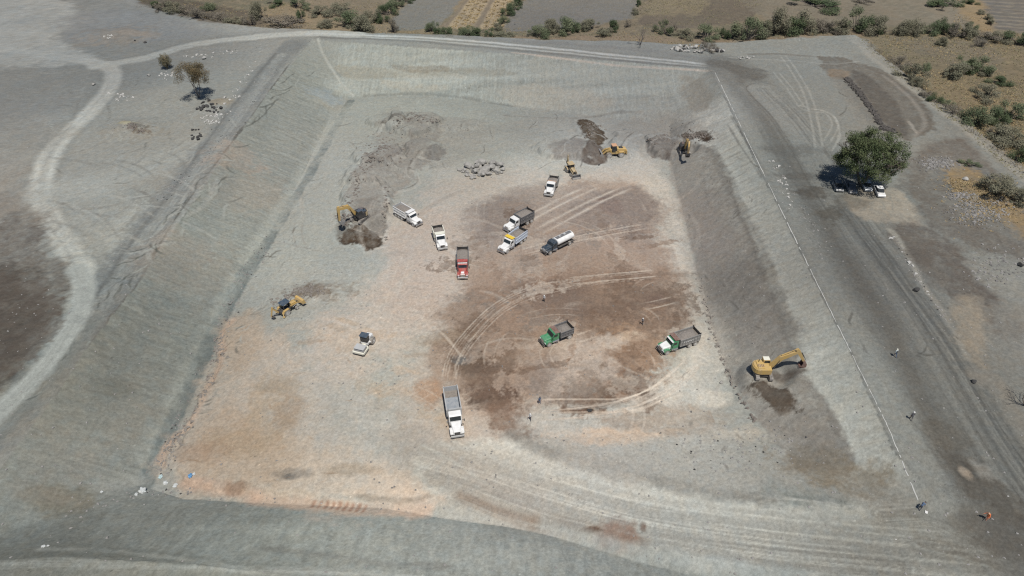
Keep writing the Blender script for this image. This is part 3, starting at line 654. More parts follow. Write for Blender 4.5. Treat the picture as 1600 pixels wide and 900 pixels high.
TONE2 = [(950,270,(186,181,171),(168,162,151)),(1040,350,(178,172,162),(159,153,141)),(850,690,(173,169,160),(168,165,156)),(800,730,(184,179,168),(176,176,166)),(470,560,(178,172,161),(165,163,153)),(330,690,(172,155,136),(154,139,120)),
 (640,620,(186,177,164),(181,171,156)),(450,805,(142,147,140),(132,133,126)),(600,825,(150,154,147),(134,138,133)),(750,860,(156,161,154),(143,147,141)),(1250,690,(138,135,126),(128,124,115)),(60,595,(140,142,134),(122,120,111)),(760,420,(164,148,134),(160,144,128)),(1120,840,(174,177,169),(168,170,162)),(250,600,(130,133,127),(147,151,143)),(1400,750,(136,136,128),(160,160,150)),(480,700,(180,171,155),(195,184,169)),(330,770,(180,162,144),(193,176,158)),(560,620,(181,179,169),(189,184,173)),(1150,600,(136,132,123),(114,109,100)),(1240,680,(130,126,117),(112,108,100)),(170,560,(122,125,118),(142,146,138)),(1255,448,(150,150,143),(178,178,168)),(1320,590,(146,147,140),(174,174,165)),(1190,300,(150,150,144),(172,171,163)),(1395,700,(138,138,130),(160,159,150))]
num = np.full(COL.shape, .08); den = np.full(GX.shape, .08)  # second tone pass; also lifts the near bank's colour to offset its shade
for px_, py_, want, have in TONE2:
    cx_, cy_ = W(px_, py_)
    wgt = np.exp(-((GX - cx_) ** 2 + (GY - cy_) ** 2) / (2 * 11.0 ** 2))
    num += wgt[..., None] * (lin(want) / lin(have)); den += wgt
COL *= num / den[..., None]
track([(118,420),(132,450),(126,490),(88,550),(42,603),(-30,672)], (160,164,157), 3.6, .8, f=.7, warp=.7, streak=.3, sfreq=2)
track([(150,500),(104,560),(50,625),(-20,704)], (112,116,111), 2.2, .5, f=.8, warp=1.0, patch=.6)
area([(-20,430),(60,436),(92,478),(84,520),(34,575),(-20,600)], (92,82,73), .45, .6, 3, freq=.2, mott=.7, mfreq=.3)
def blur(a, r):
    for ax in (0, 1):
        p = np.pad(a, [(r + 1, r) if k == ax else (0, 0) for k in range(3)], mode='edge')
        c = np.cumsum(p, axis=ax); n = a.shape[ax]
        hi_ = [slice(None)] * 3; lo_ = [slice(None)] * 3
        hi_[ax] = slice(2 * r + 1, 2 * r + 1 + n); lo_[ax] = slice(0, n)
        a = (c[tuple(hi_)] - c[tuple(lo_)]) / (2 * r + 1)
    return a
# patches of soil meet along crisp, ragged edges
COL = np.clip(COL + .38 * (COL - blur(COL, 5)) + .22 * (COL - blur(COL, 2)), COL * .65, COL * 1.35)
# small relief so the grit catches the sun
HZ += bank * (.03 * fbm(GX * np.where(lw + rw > .3, .25, 1.6), GY * np.where(lw + rw > .3, 1.8, .25), 4, 405, .7))
HZ += .035 * fbm(GX * .7, GY * .7, 4, 580) * (1 - .5 * sstep(6, 3, dR)) + .03 * vnoise(GX * 1.9, GY * 1.9, 590)
COL = np.clip(COL / GAIN, .012, .8)

# ------------------------------------------------------------------ materials
def new_mat(name):
    m = bpy.data.materials.new(name); m.use_nodes = True
    return m, m.node_tree.nodes, m.node_tree.links, m.node_tree.nodes['Principled BSDF']

def soil_mat():
    m, n, l, b = new_mat('soil')
    at = n.new('ShaderNodeAttribute'); at.attribute_name = 'soil'
    tc = n.new('ShaderNodeTexCoord')
    nz = n.new('ShaderNodeTexNoise'); nz.inputs['Scale'].default_value = 2.2; nz.inputs['Detail'].default_value = 6; nz.inputs['Roughness'].default_value = .7
    l.new(tc.outputs['Object'], nz.inputs['Vector'])
    mr = n.new('ShaderNodeMapRange'); mr.inputs['From Min'].default_value = .3; mr.inputs['From Max'].default_value = .7
    mr.inputs['To Min'].default_value = .84; mr.inputs['To Max'].default_value = 1.16
    l.new(nz.outputs['Fac'], mr.inputs['Value'])
    n2 = n.new('ShaderNodeTexNoise'); n2.inputs['Scale'].default_value = 7.5; n2.inputs['Detail'].default_value = 3; l.new(tc.outputs['Object'], n2.inputs['Vector'])
    m2 = n.new('ShaderNodeMapRange'); m2.inputs['From Min'].default_value = .3; m2.inputs['From Max'].default_value = .7; m2.inputs['To Min'].default_value = .88; m2.inputs['To Max'].default_value = 1.12
    l.new(n2.outputs['Fac'], m2.inputs['Value'])
    mm = n.new('ShaderNodeMath'); mm.operation = 'MULTIPLY'; l.new(mr.outputs['Result'], mm.inputs[0]); l.new(m2.outputs['Result'], mm.inputs[1])
    mx = n.new('ShaderNodeVectorMath'); mx.operation = 'SCALE'
    l.new(at.outputs['Color'], mx.inputs[0]); l.new(mm.outputs[0], mx.inputs['Scale'])
    l.new(mx.outputs['Vector'], b.inputs['Base Color'])
    b.inputs['Roughness'].default_value = .96; b.inputs['Specular IOR Level'].default_value = .15
    bp = n.new('ShaderNodeBump'); bp.inputs['Strength'].default_value = .3; bp.inputs['Distance'].default_value = .12
    l.new(nz.outputs['Fac'], bp.inputs['Height']); l.new(bp.outputs['Normal'], b.inputs['Normal'])
    return m
SOIL = soil_mat()

# ------------------------------------------------------------------ the sheet, cut along its seams into floor, banks, road, fields and open ground
fy = 0.5 * (GY[:-1, :-1] + GY[1:, 1:]); fx = 0.5 * (GX[:-1, :-1] + GX[1:, 1:])
fc = lambda a: .25 * (a[:-1, :-1] + a[1:, :-1] + a[:-1, 1:] + a[1:, 1:])
reg = np.zeros(fx.shape, int)                                   # 0 open ground
ft = fc(BASE_T)
reg[(ft < .99)] = 1                                              # 1 bank
reg[(ft < .01)] = 2                                              # 2 pit floor
reg[(fc(dP) < 0)] = 3                                            # 3 fields
reg[(fc(dR) < 5.6) & (fx > 4) & (fx < 75) ] = 4                               # 4 ramp
def road(px, w):
    pts = smooth([W(x, y) for x, y in px], False, 5)
    d, _, _ = seg_dist(fx, fy, pts, False)
    reg[(d < w / 2) & (fc(dP) > 0) & (ft > .9)] = 5
road([(-60,66),(70,86),(150,98),(176,112),(168,142),(130,185),(84,232),(62,290),(76,342),(110,392),(132,440),(126,490),(86,550),(40,603),(-60,700)], 6.5)
road([(160,104),(230,90),(300,70),(380,60),(470,53),(620,58),(800,72),(960,87),(1100,101)], 6)
road([(1100,100),(1135,100),(1215,180),(1275,280),(1345,390),(1420,500),(1500,630),(1580,760),(1660,880)], 13)
road([(1338,60),(1400,112),(1470,165),(1540,220),(1620,285),(1700,345)], 6.2)
names = ['ground', 'pit_slope_terrain', 'pit_floor', 'field', 'ramp_road', 'dirt_road']
V = np.stack([GX, GY, HZ], -1).reshape(-1, 3).astype(np.float32)
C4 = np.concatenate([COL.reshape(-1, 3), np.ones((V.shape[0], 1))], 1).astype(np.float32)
jj, ii = np.meshgrid(np.arange(NY - 1), np.arange(NX - 1), indexing='ij')
q = np.stack([jj * NX + ii, jj * NX + ii + 1, (jj + 1) * NX + ii + 1, (jj + 1) * NX + ii], -1)
for r, nm in enumerate(names):
    F = q[reg == r]
    if len(F) == 0: continue
    used, inv = np.unique(F, return_inverse=True)
    inv = inv.reshape(-1).astype(np.int32)
    me = bpy.data.meshes.new(nm)
    me.vertices.add(len(used)); me.vertices.foreach_set('co', V[used].reshape(-1))
    me.loops.add(len(inv)); me.loops.foreach_set('vertex_index', inv)
    me.polygons.add(len(F)); me.polygons.foreach_set('loop_start', np.arange(0, len(inv), 4, dtype=np.int32))
    me.polygons.foreach_set('loop_total', np.full(len(F), 4, dtype=np.int32))
    me.polygons.foreach_set('use_smooth', np.ones(len(F), bool))
    me.update(calc_edges=True)
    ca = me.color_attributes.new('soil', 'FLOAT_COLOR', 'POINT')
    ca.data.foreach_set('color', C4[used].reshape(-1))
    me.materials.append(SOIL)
    o = bpy.data.objects.new(nm, me); COLL.objects.link(o)
    o['kind'] = 'structure'

# ------------------------------------------------------------------ chalk line along the crest of the right-hand bank
def chalk_line():
    px = smooth([(1117,113),(1142,165),(1172,228),(1178,240),(1232,352),(1290,470),(1340,572),(1388,668),(1434,782)], False, 1)
    pts = []
    for (a, b), (c, d) in zip(px[:-1], px[1:]):
        for k in range(24):
            u = k / 24; pts.append(W(a + (c - a) * u, b + (d - b) * u))
    pts.append(W(*px[-1]))
    bm = bmesh.new(); prev = None; rnd = random.Random(3); s = 0
    for i, (x, y) in enumerate(pts):
        j = min(i + 1, len(pts) - 1); h = max(i - 1, 0)
        tx, ty = pts[j][0] - pts[h][0], pts[j][1] - pts[h][1]; l = math.hypot(tx, ty)
        nx, ny = -ty / l, tx / l
        w = .058 + rnd.uniform(-.025, .025)
        if y > 110: w *= 1.25
        o = rnd.uniform(-.05, .05)
        v = [bm.verts.new((x + nx * (o + w * q), y + ny * (o + w * q), zat(x + nx * (o + w * q), y + ny * (o + w * q)) + .035)) for q in (-1, 0, 1)]
        if prev and not (i % 24 in (9,) or rnd.random() < .10):
            for q in (0, 1): bm.faces.new((prev[q], prev[q + 1], v[q + 1], v[q]))
        prev = v
    me = bpy.data.meshes.new('chalk_line'); bm.to_mesh(me); bm.free()
    m, n, l, b = new_mat('chalk'); b.inputs['Base Color'].default_value = (.44, .44, .41, 1); b.inputs['Roughness'].default_value = .95
    me.materials.append(m)
    o = bpy.data.objects.new('chalk_line_marking', me); COLL.objects.link(o); o['kind'] = 'structure'
chalk_line()

# ------------------------------------------------------------------ helpers for things
_mats = {}
def mat(name, col, rough=.5, metal=0.0, dust=.25, dustcol=(.36, .33, .29), scale=1.6):
    if name in _mats: return _mats[name]
    m, n, l, b = new_mat(name)
    tc = n.new('ShaderNodeTexCoord'); nz = n.new('ShaderNodeTexNoise')
    nz.inputs['Scale'].default_value = scale; nz.inputs['Detail'].default_value = 5; nz.inputs['Roughness'].default_value = .65
    l.new(tc.outputs['Object'], nz.inputs['Vector'])
    mr = n.new('ShaderNodeMapRange'); mr.inputs['From Min'].default_value = .35; mr.inputs['From Max'].default_value = .75
    mr.inputs['To Min'].default_value = 0; mr.inputs['To Max'].default_value = dust * 1.6
    l.new(nz.outputs['Fac'], mr.inputs['Value'])
    mx = n.new('ShaderNodeMix'); mx.data_type = 'RGBA'
    mx.inputs[6].default_value = (*col, 1); mx.inputs[7].default_value = (*dustcol, 1)
    sp = n.new('ShaderNodeSeparateXYZ'); l.new(tc.outputs['Object'], sp.inputs[0])          # road dirt thickest low down
    lowm = n.new('ShaderNodeMapRange'); lowm.inputs['From Min'].default_value = 1.5; lowm.inputs['From Max'].default_value = .3
    lowm.inputs['To Min'].default_value = 0; lowm.inputs['To Max'].default_value = 1.6 * dust + .1 * (dust > 0); l.new(sp.outputs['Z'], lowm.inputs['Value'])
    mu = n.new('ShaderNodeMath'); mu.operation = 'MULTIPLY'; l.new(lowm.outputs[0], mu.inputs[0]); l.new(nz.outputs['Fac'], mu.inputs[1])
    ad = n.new('ShaderNodeMath'); ad.operation = 'ADD'; ad.use_clamp = True; l.new(mu.outputs[0], ad.inputs[0]); l.new(mr.outputs['Result'], ad.inputs[1])
    l.new(ad.outputs[0], mx.inputs[0]); l.new(mx.outputs[2], b.inputs['Base Color'])
    b.inputs['Roughness'].default_value = rough; b.inputs['Metallic'].default_value = metal
    _mats[name] = m
    return m
M = dict(
    white=mat('white_paint', (.74, .74, .72), .4, 0, .22), paleblue=mat('pale_blue_paint', (.52, .58, .66), .45, 0, .25),
    grey=mat('grey_paint', (.10, .105, .115), .5, 0, .3), lightgrey=mat('light_grey_paint', (.42, .43, .43), .5, 0, .3),
    red=mat('red_paint', (.36, .045, .035), .45, 0, .3), green=mat('green_paint', (.03, .24, .10), .4, 0, .25),
    navy=mat('navy_paint', (.012, .03, .05), .35, 0, .2), yellow=mat('machine_yellow_paint', (.50, .33, .10), .5, 0, .25),
    dullyellow=mat('faded_yellow_paint', (.44, .33, .17), .55, 0, .35), sign=mat('bright_yellow_paint', (.70, .48, .03), .4, 0, .1),
    rust=mat('rusty_steel', (.15, .075, .055), .8, 0, .3), peach=mat('faded_orange_paint', (.55, .30, .16), .5, 0, .25),
    steel=mat('worn_steel', (.30, .30, .30), .5, .3, .35), black=mat('black_frame', (.02, .02, .022), .6, 0, .15),
    rubber=mat('rubber', (.024, .023, .022), .9, 0, .5), rim=mat('wheel_rim', (.66, .66, .64), .5, .0, .15), midgrey=mat('weathered_grey_paint', (.20, .20, .195), .6, 0, .35),
    glass=mat('dark_glass', (.012, .018, .022), .08, 0, .05), chrome=mat('chrome', (.55, .55, .55), .25, .8, .15),
    soil=mat('loaded_soil', (.24, .215, .19), .95, 0, .5, (.15, .13, .11), 3.0), lamp=mat('headlight_glass', (.7, .7, .68), .15, 0, .05),
    bedsteel=mat('scraped_bed_steel', (.24, .27, .30), .5, .1, .6, (.36, .37, .38), 2.0), bluegrey=mat('dark_blue_roof', (.035, .06, .09), .4, 0, .15),
    redlamp=mat('tail_lamp', (.4, .02, .02), .3, 0, .05), cream=mat('cream_paint', (.72, .71, .60), .4, 0, .15), track=mat('track_steel', (.10, .095, .09), .7, .2, .5),
    silver=mat('silver_paint', (.45, .47, .48), .3, .3, .1), darkred=mat('dark_red_paint', (.12, .02, .02), .35, 0, .1),
)

class MB:
    def __init__(s): s.bm = bmesh.new()
    def hexa(s, p, bev=.0):
        """8 corners: bottom 4 (ccw) then top 4"""
        v = [s.bm.verts.new(q) for q in p]
        fs = [s.bm.faces.new([v[i] for i in f]) for f in ((3,2,1,0),(4,5,6,7),(0,1,5,4),(1,2,6,5),(2,3,7,6),(3,0,4,7))]
        if bev > 0:
            es = set(e for f in fs for e in f.edges)
            bmesh.ops.bevel(s.bm, geom=list(es), offset=bev, segments=1, profile=.5, affect='EDGES', clamp_overlap=True)
        return s
    def box(s, x0, x1, y0, y1, z0, z1, bev=.02):
        return s.hexa([(x0,y0,z0),(x1,y0,z0),(x1,y1,z0),(x0,y1,z0),(x0,y0,z1),(x1,y0,z1),(x1,y1,z1),(x0,y1,z1)], bev)
    def prism(s, prof, y0, y1, bev=.0, y0b=None, y1b=None):
        """outline in x,z pushed out along y"""
        a = [s.bm.verts.new((x, y0, z)) for x, z in prof]; b = [s.bm.verts.new((x, y1, z)) for x, z in prof]
        n = len(prof); fs = []
        fs.append(s.bm.faces.new(a)); fs.append(s.bm.faces.new(b[::-1]))
        for i in range(n):
            fs.append(s.bm.faces.new((a[(i + 1) % n], a[i], b[i], b[(i + 1) % n])))
        if bev > 0:
            es = set(e for f in fs[:2] for e in f.edges)
            bmesh.ops.bevel(s.bm, geom=list(es), offset=bev, segments=1, profile=.5, affect='EDGES', clamp_overlap=True)
        return s
    def cyl(s, p, q, r0, r1=None, seg=14, cap=True):
        r1 = r0 if r1 is None else r1
        p, q = Vector(p), Vector(q); d = (q - p).normalized()
        u = d.orthogonal().normalized(); w = d.cross(u)
        A = [s.bm.verts.new(p + (u * math.cos(2 * math.pi * k / seg) + w * math.sin(2 * math.pi * k / seg)) * r0) for k in range(seg)]
        B = [s.bm.verts.new(q + (u * math.cos(2 * math.pi * k / seg) + w * math.sin(2 * math.pi * k / seg)) * r1) for k in range(seg)]
        for k in range(seg): s.bm.faces.new((A[k], A[(k + 1) % seg], B[(k + 1) % seg], B[k]))
        if cap: s.bm.faces.new(A[::-1]); s.bm.faces.new(B)
        return s
    def bar(s, p, q, w, h, w1=None, h1=None, bev=.0):
        """a box beam from p to q, w across and h deep"""
        w1 = w if w1 is None else w1; h1 = h if h1 is None else h1
        p, q = Vector(p), Vector(q); d = (q - p).normalized()
        side = Vector((0, 0, 1)).cross(d)
        side = side.normalized() if side.length > 1e-3 else Vector((0, 1, 0))
        up = d.cross(side)
        c = lambda o, a, b: o + side * a + up * b
        return s.hexa([c(p,-w/2,-h/2), c(q,-w1/2,-h1/2), c(q,w1/2,-h1/2), c(p,w/2,-h/2), c(p,-w/2,h/2), c(q,-w1/2,h1/2), c(q,w1/2,h1/2), c(p,w/2,h/2)], bev)
    def lathe(s, prof, seg=20, axis='y'):
        """prof: (along axis, radius)"""
        rings = []
        for a, r in prof:
            ring = []
            for k in range(seg):
                t = 2 * math.pi * k / seg
                if axis == 'y': ring.append(s.bm.verts.new((r * math.cos(t), a, r * math.sin(t))))
                elif axis == 'x': ring.append(s.bm.verts.new((a, r * math.cos(t), r * math.sin(t))))
                else: ring.append(s.bm.verts.new((r * math.cos(t), r * math.sin(t), a)))
            rings.append(ring)
        for r0, r1 in zip(rings[:-1], rings[1:]):
            for k in range(seg): s.bm.faces.new((r0[k], r0[(k + 1) % seg], r1[(k + 1) % seg], r1[k]))
        s.bm.faces.new(rings[0][::-1]); s.bm.faces.new(rings[-1])
        return s
    def xform(s, mtx): bmesh.ops.transform(s.bm, matrix=mtx, verts=s.bm.verts); return s
    def build(s, name, m, parent=None, loc=(0, 0, 0), rot=(0, 0, 0), smooth=False, label=None):
        bmesh.ops.recalc_face_normals(s.bm, faces=s.bm.faces)
        me = bpy.data.meshes.new(name)
        if smooth:
            for f in s.bm.faces: f.smooth = True
        s.bm.to_mesh(me); s.bm.free(); me.materials.append(m)
        o = bpy.data.objects.new(name, me); COLL.objects.link(o)
        o.parent = parent; o.location = loc; o.rotation_euler = rot
        if label: o['label'] = label
        return o

def thing(name, label, cat, loc=(0, 0, 0), rz=0.0, group=None):
    o = bpy.data.objects.new(name, None); COLL.objects.link(o); o.empty_display_size = .5
    o.location = loc; o.rotation_euler = (0, 0, rz); o['label'] = label; o['category'] = cat
    if group: o['group'] = group
    return o
def tag(o, label, cat, group=None):
    o['label'] = label; o['category'] = cat
    if group: o['group'] = group
    return o
def put(root, c, rz, dz=0.0):
    root.location = (c[0], c[1], zat(c[0], c[1]) + dz); root.rotation_euler = (0, 0, rz)
def put_fr(root, front, rear):
    """stand a thing with its front and rear on two ground pixels"""
    a, b = W(*front), W(*rear)
    put(root, ((a[0] + b[0]) / 2, (a[1] + b[1]) / 2), math.atan2(a[1] - b[1], a[0] - b[0]))
    return math.hypot(a[0] - b[0], a[1] - b[1])

_wm = {}
def wheel(parent, x, y, r, w, rim=.55, rm='rim'):
    key = (r, w, rim)
    if key not in _wm:
        t = MB().lathe([(-w/2, r*rim), (-w/2, r*.9), (-w*.38, r), (w*.38, r), (w/2, r*.9), (w/2, r*rim)], 22).build('wheel', M['rubber'])
        q = MB().lathe([(-w*.52, r*.2), (-w*.52, r*rim*1.04), (-w*.3, r*rim*1.04), (w*.3, r*rim*1.04), (w*.53, r*rim*1.04), (w*.53, r*rim*.8), (w*.44, r*rim*.62), (w*.44, r*.2), (w*.58, r*.16)], 18).build('rim', M[rm])
        _wm[key] = (t.data, q.data); bpy.data.objects.remove(t); bpy.data.objects.remove(q)
    t = bpy.data.objects.new('wheel', _wm[key][0]); COLL.objects.link(t); t.parent = parent; t.location = (x, y, r)
    t.rotation_euler = (0, 0, 0 if y >= 0 else math.pi)
    q = bpy.data.objects.new('rim', _wm[key][1]); COLL.objects.link(q); q.parent = t
    return t

def soil_load(name, x0, x1, y0, y1, prof, m, parent, seed=0, nz=.07):
    """the soil in a bed: prof(u,v) gives its height"""
    bm = bmesh.new(); nx, ny = 22, 12; g = []
    rnd = random.Random(seed)
    for i in range(nx + 1):
        row = []
        for j in range(ny + 1):
            u, v = i / nx, j / ny
            row.append(bm.verts.new((x0 + (x1 - x0) * u, y0 + (y1 - y0) * v, prof(u, v) + rnd.uniform(-nz, nz) * min(1, 8 * min(u, 1 - u, v, 1 - v)))))
        g.append(row)
    for i in range(nx):
        for j in range(ny): bm.faces.new((g[i][j], g[i + 1][j], g[i + 1][j + 1], g[i][j + 1]))
    me = bpy.data.meshes.new(name); bm.to_mesh(me); bm.free(); me.materials.append(m)
    o = bpy.data.objects.new(name, me); COLL.objects.link(o); o.parent = parent
    return o

# ------------------------------------------------------------------ trucks
def truck_front(t, T, hood, cab, hoodlen=1.75, cablen=1.55, roofz=2.72, fender=None, grille='chrome', visor=None, stack=True, bumper='chrome', hw=.82, noseh=1.5, roof=None):
    """bumper, bonnet, wings, cab and glass of a bonneted truck; returns where the cab ends"""
    xf = T / 2; xh1 = xf - .22; xh0 = xh1 - hoodlen; xc = xh0 - cablen
    ax = xf - 1.15
    fender = fender or hood
    MB().box(xf - .2, xf, -1.12, 1.12, .44, .84, .06).build('bumper', M[bumper], t)
    MB().box(-T/2 + .2, xh1 - .1, -.45, -.30, .62, .88, .0).box(-T/2 + .2, xh1 - .1, .30, .45, .62, .88, .0).box(-T/2 + .3, -T/2 + .42, -.3, .3, .64, .86, .0).build('chassis', M['black'], t)
    h = MB().hexa([(xh0,-hw-.08,.85),(xh1,-hw+.12,.8),(xh1,hw-.12,.8),(xh0,hw+.08,.85),(xh0,-hw-.02,1.8),(xh1-.12,-hw+.2,noseh),(xh1-.12,hw-.2,noseh),(xh0,hw+.02,1.8)], .09).build('hood', M[hood], t)
    MB().hexa([(xh1,-.5,.86),(xh1+.04,-.5,.86),(xh1+.04,.5,.86),(xh1,.5,.86),(xh1-.1,-.46,noseh-.1),(xh1-.04,-.46,noseh-.1),(xh1-.04,.46,noseh-.1),(xh1-.1,.46,noseh-.1)], .02).build('grille', M[grille], h)
    for s in (-1, 1):
        pr = [(ax + .72, .72), (ax + .80, 1.0), (ax + .55, 1.28), (ax + .1, 1.34), (ax - .42, 1.24), (ax - .74, .92), (ax - .86, .66), (ax - .72, .66), (ax - .5, .92), (ax, 1.1), (ax + .42, .98), (ax + .56, .7)]
        ya, yb = sorted((s * .62, s * 1.17))
        f = MB().prism(pr, ya, yb, .03).build('fender', M[fender], t)
        y0, y1 = sorted((s * .72, s * 1.06))
        MB().box(ax + .76, ax + .86, y0, y1, .86, 1.10, .02).build('headlight', M['lamp'], f)
    ck = [(xc, .92), (xh0, .92), (xh0, 1.8), (xh0 - .38, roofz - .12), (xh0 - .55, roofz), (xc + .06, roofz), (xc, roofz - .1)]
    c = MB().prism(ck, -1.03, 1.03, .05).build('cab', M[cab], t)
    if roof: MB().box(xc + .02, xh0 - .42, -1.0, 1.0, roofz + .003, roofz + .03, .01).build('roof', M[roof], c)
    # windscreen sits just proud of the sloping front
    dx, dz = -.38, roofz - .12 - 1.8; L = math.hypot(dx, dz); nx, nz = dz / L, .38 / L
    def on(u, e): return (xh0 + dx * u + nx * e, 1.8 + dz * u + nz * e)
    a, b, c2, d = on(.08, .004), on(.92, .004), on(.92, .022), on(.08, .022)
    w = MB()
    w.prism([a, b, c2, d], -.92, .92)
    w.build('windshield', M['glass'], c)
    for s in (-1, 1):
        y0, y1 = sorted((s * 1.033, s * 1.05))
        dr = MB().prism([(xh0 - .08, 1.0), (xh0 - .08, 1.86), (xh0 - .36, roofz - .22), (xc + .35, roofz - .22), (xc + .35, 1.0)], y0, y1).build('door', M[cab], c)
        y0, y1 = sorted((s * 1.053, s * 1.062))
        MB().prism([(xh0 - .16, 1.88), (xh0 - .40, roofz - .28), (xc + .42, roofz - .28), (xc + .42, 1.88)], y0, y1).build('window', M['glass'], dr)
        mm = MB().bar((xh0 - .05, s * 1.05, 1.95), (xh0 + .12, s * 1.40, 2.0), .04, .04)
        y0, y1 = sorted((s * 1.34, s * 1.50)); mm.box(xh0 + .08, xh0 + .15, y0, y1, 1.72, 2.25, .01)
        mm.build('mirror', M['black'] if s > 0 else M['chrome'], t)
        y0, y1 = sorted((s * .70, s * 1.14))
        MB().cyl((xc + .05, s * .86, .72), (xh0 - .12, s * .86, .72), .27, seg=14).box(xc + .2, xc + .75, y0, y1, .40, .46, .01).build('fuel_tank', M['chrome'], t)
        wheel(t, ax, s * 1.03, .53, .28)
    if visor: MB().hexa([(xh0-.36,-.98,roofz-.12),(xh0-.14,-.98,roofz-.22),(xh0-.14,.98,roofz-.22),(xh0-.36,.98,roofz-.12),(xh0-.40,-.98,roofz-.06),(xh0-.14,-.98,roofz-.18),(xh0-.14,.98,roofz-.18),(xh0-.40,.98,roofz-.06)]).build('visor', M[visor], t)
    if stack: MB().cyl((xc - .1, -.98, .9), (xc - .1, -.98, 3.1), .07, seg=10).cyl((xc - .1, -.98, 1.3), (xc - .1, -.98, 2.3), .11, seg=10).build('exhaust_stack', M['chrome'], t)
    return xc, xh0

def dump_truck(label, T, front, rear, hood='white', cab='white', body='white', canopy=None, axles=2, top=2.75, load='heap', ribs=7, seed=0, loadtop=.0, letters=False, group='dump trucks working on the pit floor', sidey=None, inner=None, headboard=None, **kw):
    t = thing('dump_truck', label, 'truck', group=group)
    put_fr(t, front, rear)
    xc, xh0 = truck_front(t, T, hood, cab, **kw)
    b0, b1 = -T / 2, xc - .16; zf = 1.30; bw = 1.22
    b = MB()
    b.box(b0 + .05, b1, -bw, bw, zf - .06, zf, .0)                                   # floor
    for s in (-1, 1):
        y0, y1 = sorted((s * bw, s * (bw - .07))); b.box(b0, b1, y0, y1, zf + .002, top, .0)
        y0, y1 = sorted((s * (bw + .002), s * (bw + .08)))
        for k in range(ribs + 1):
            x = b0 + (b1 - b0) * k / ribs; b.box(max(b0, x - .05), min(b1, x + .05), y0, y1, zf - .02, top - .09, .0)
        b.box(b0, b1, y0, y1, top - .087, top + .03, .0); b.box(b0 + .003, b1 - .003, y0, y1 - .004 if s > 0 else y1, (zf + top) / 2 - .05, (zf + top) / 2 + .05, .0); b.box(b0, b1, y0, y1, zf - .14, zf - .023, .0)
    b.box(b1 - .07, b1 + .03, -bw + .073, bw - .073, zf + .002, top + .22, .0)
    body_o = b.build('dump_body', M[body], t)
    tg = MB().box(b0 + .002, b0 + .07, -bw + .073, bw - .073, zf + .002, top + .10, .0)
    for k in range(4):
        y = -bw + .2 + k * (2 * bw - .4) / 3; tg.box(b0 - .07, b0 + .0, y - .05, y + .05, zf + .05, top + .05, .0)
    for s in (-1, 1):
        y0, y1 = sorted((s * bw, s * (bw - .1))); tg.box(b0 - .05, b0 + .16, y0, y1, top + .033, top + .30, .0)
    tg.build('tailgate', M[kw.get('tail', inner or ('black' if body in ('grey',) else 'rust'))], body_o)
    if headboard: MB().box(b1 + .034, b1 + .12, -bw + .05, bw - .05, top - .3, top + .26, .02).build('headboard', M[headboard], body_o)
    if canopy is not None:
        MB().hexa([(b1+.04,-bw+.1,top+.16),(xh0-.62,-bw+.15,top+.22),(xh0-.62,bw-.15,top+.22),(b1+.04,bw-.1,top+.16),(b1+.04,-bw+.1,top+.22),(xh0-.62,-bw+.15,top+.28),(xh0-.62,bw-.15,top+.28),(b1+.04,bw-.1,top+.22)], .0).build('cab_shield', M[canopy], body_o)
    if load == 'heap':
        soil_load('load', b0 + .075, b1 - .075, -bw + .075, bw - .075, lambda u, v: top - .32 + loadtop + .55 * math.sin(math.pi * v) ** .8 * min(1, 2.6 * u) * min(1, 5 * (1 - u)) - .35 * max(0, .25 - u) * 3, M['soil'], body_o, seed)
    elif load == 'flat':
        soil_load('load', b0 + .075, b1 - .075, -bw + .075, bw - .075, lambda u, v: top - .30 + loadtop + .18 * math.sin(math.pi * v) - max(0, .22 - u) * 1.8, M['soil'], body_o, seed, .05)
    else:
        MB().box(b0 + .12, b1 - .08, -bw + .09, bw - .09, zf + .004, zf + .03, .0).build('bed_liner', M['bedsteel'], body_o)
        soil_load('load', b0 + .08, b0 + 1.25, -bw + .1, bw - .1, lambda u, v: zf + .05 + .38 * (1 - u), M['soil'], body_o, seed, .04)
    if letters:
        rnd = random.Random(5); lt = MB()
        for s in (-1, 1):
            for k in range(7):
                x = b0 + 1.0 + k * .42; y0, y1 = sorted((s * (bw + .083), s * (bw + .092)))
                for q in range(3):
                    xa = x + rnd.uniform(0, .22); za = 1.75 + rnd.uniform(0, .3)
                    lt.box(xa, xa + rnd.uniform(.04, .14), y0, y1, za, za + rnd.uniform(.06, .3), .0)
        lt.build('side_lettering', M['white'], body_o)
    rx = [b0 + .85] if axles == 1 else ([b0 + .82, b0 + 2.12] if axles == 2 else [b0 + .62, b0 + 1.72, b0 + 2.82])
    for k, x in enumerate(rx):
        for s in (-1, 1):
            wheel(t, x, s * .96, .53, .56)
    for s in (-1, 1):
        y0, y1 = sorted((s * .62, s * 1.16)); MB().box(b0 + .12, b0 + .15, y0, y1, .3, 1.0, .0).build('mud_flap', M['rubber'], t)
        y0, y1 = sorted((s * .7, s * .95)); MB().box(b0 + .0, b0 + .05, y0, y1, .86, .98, .0).build('tail_light', M['redlamp'], t)
    return t

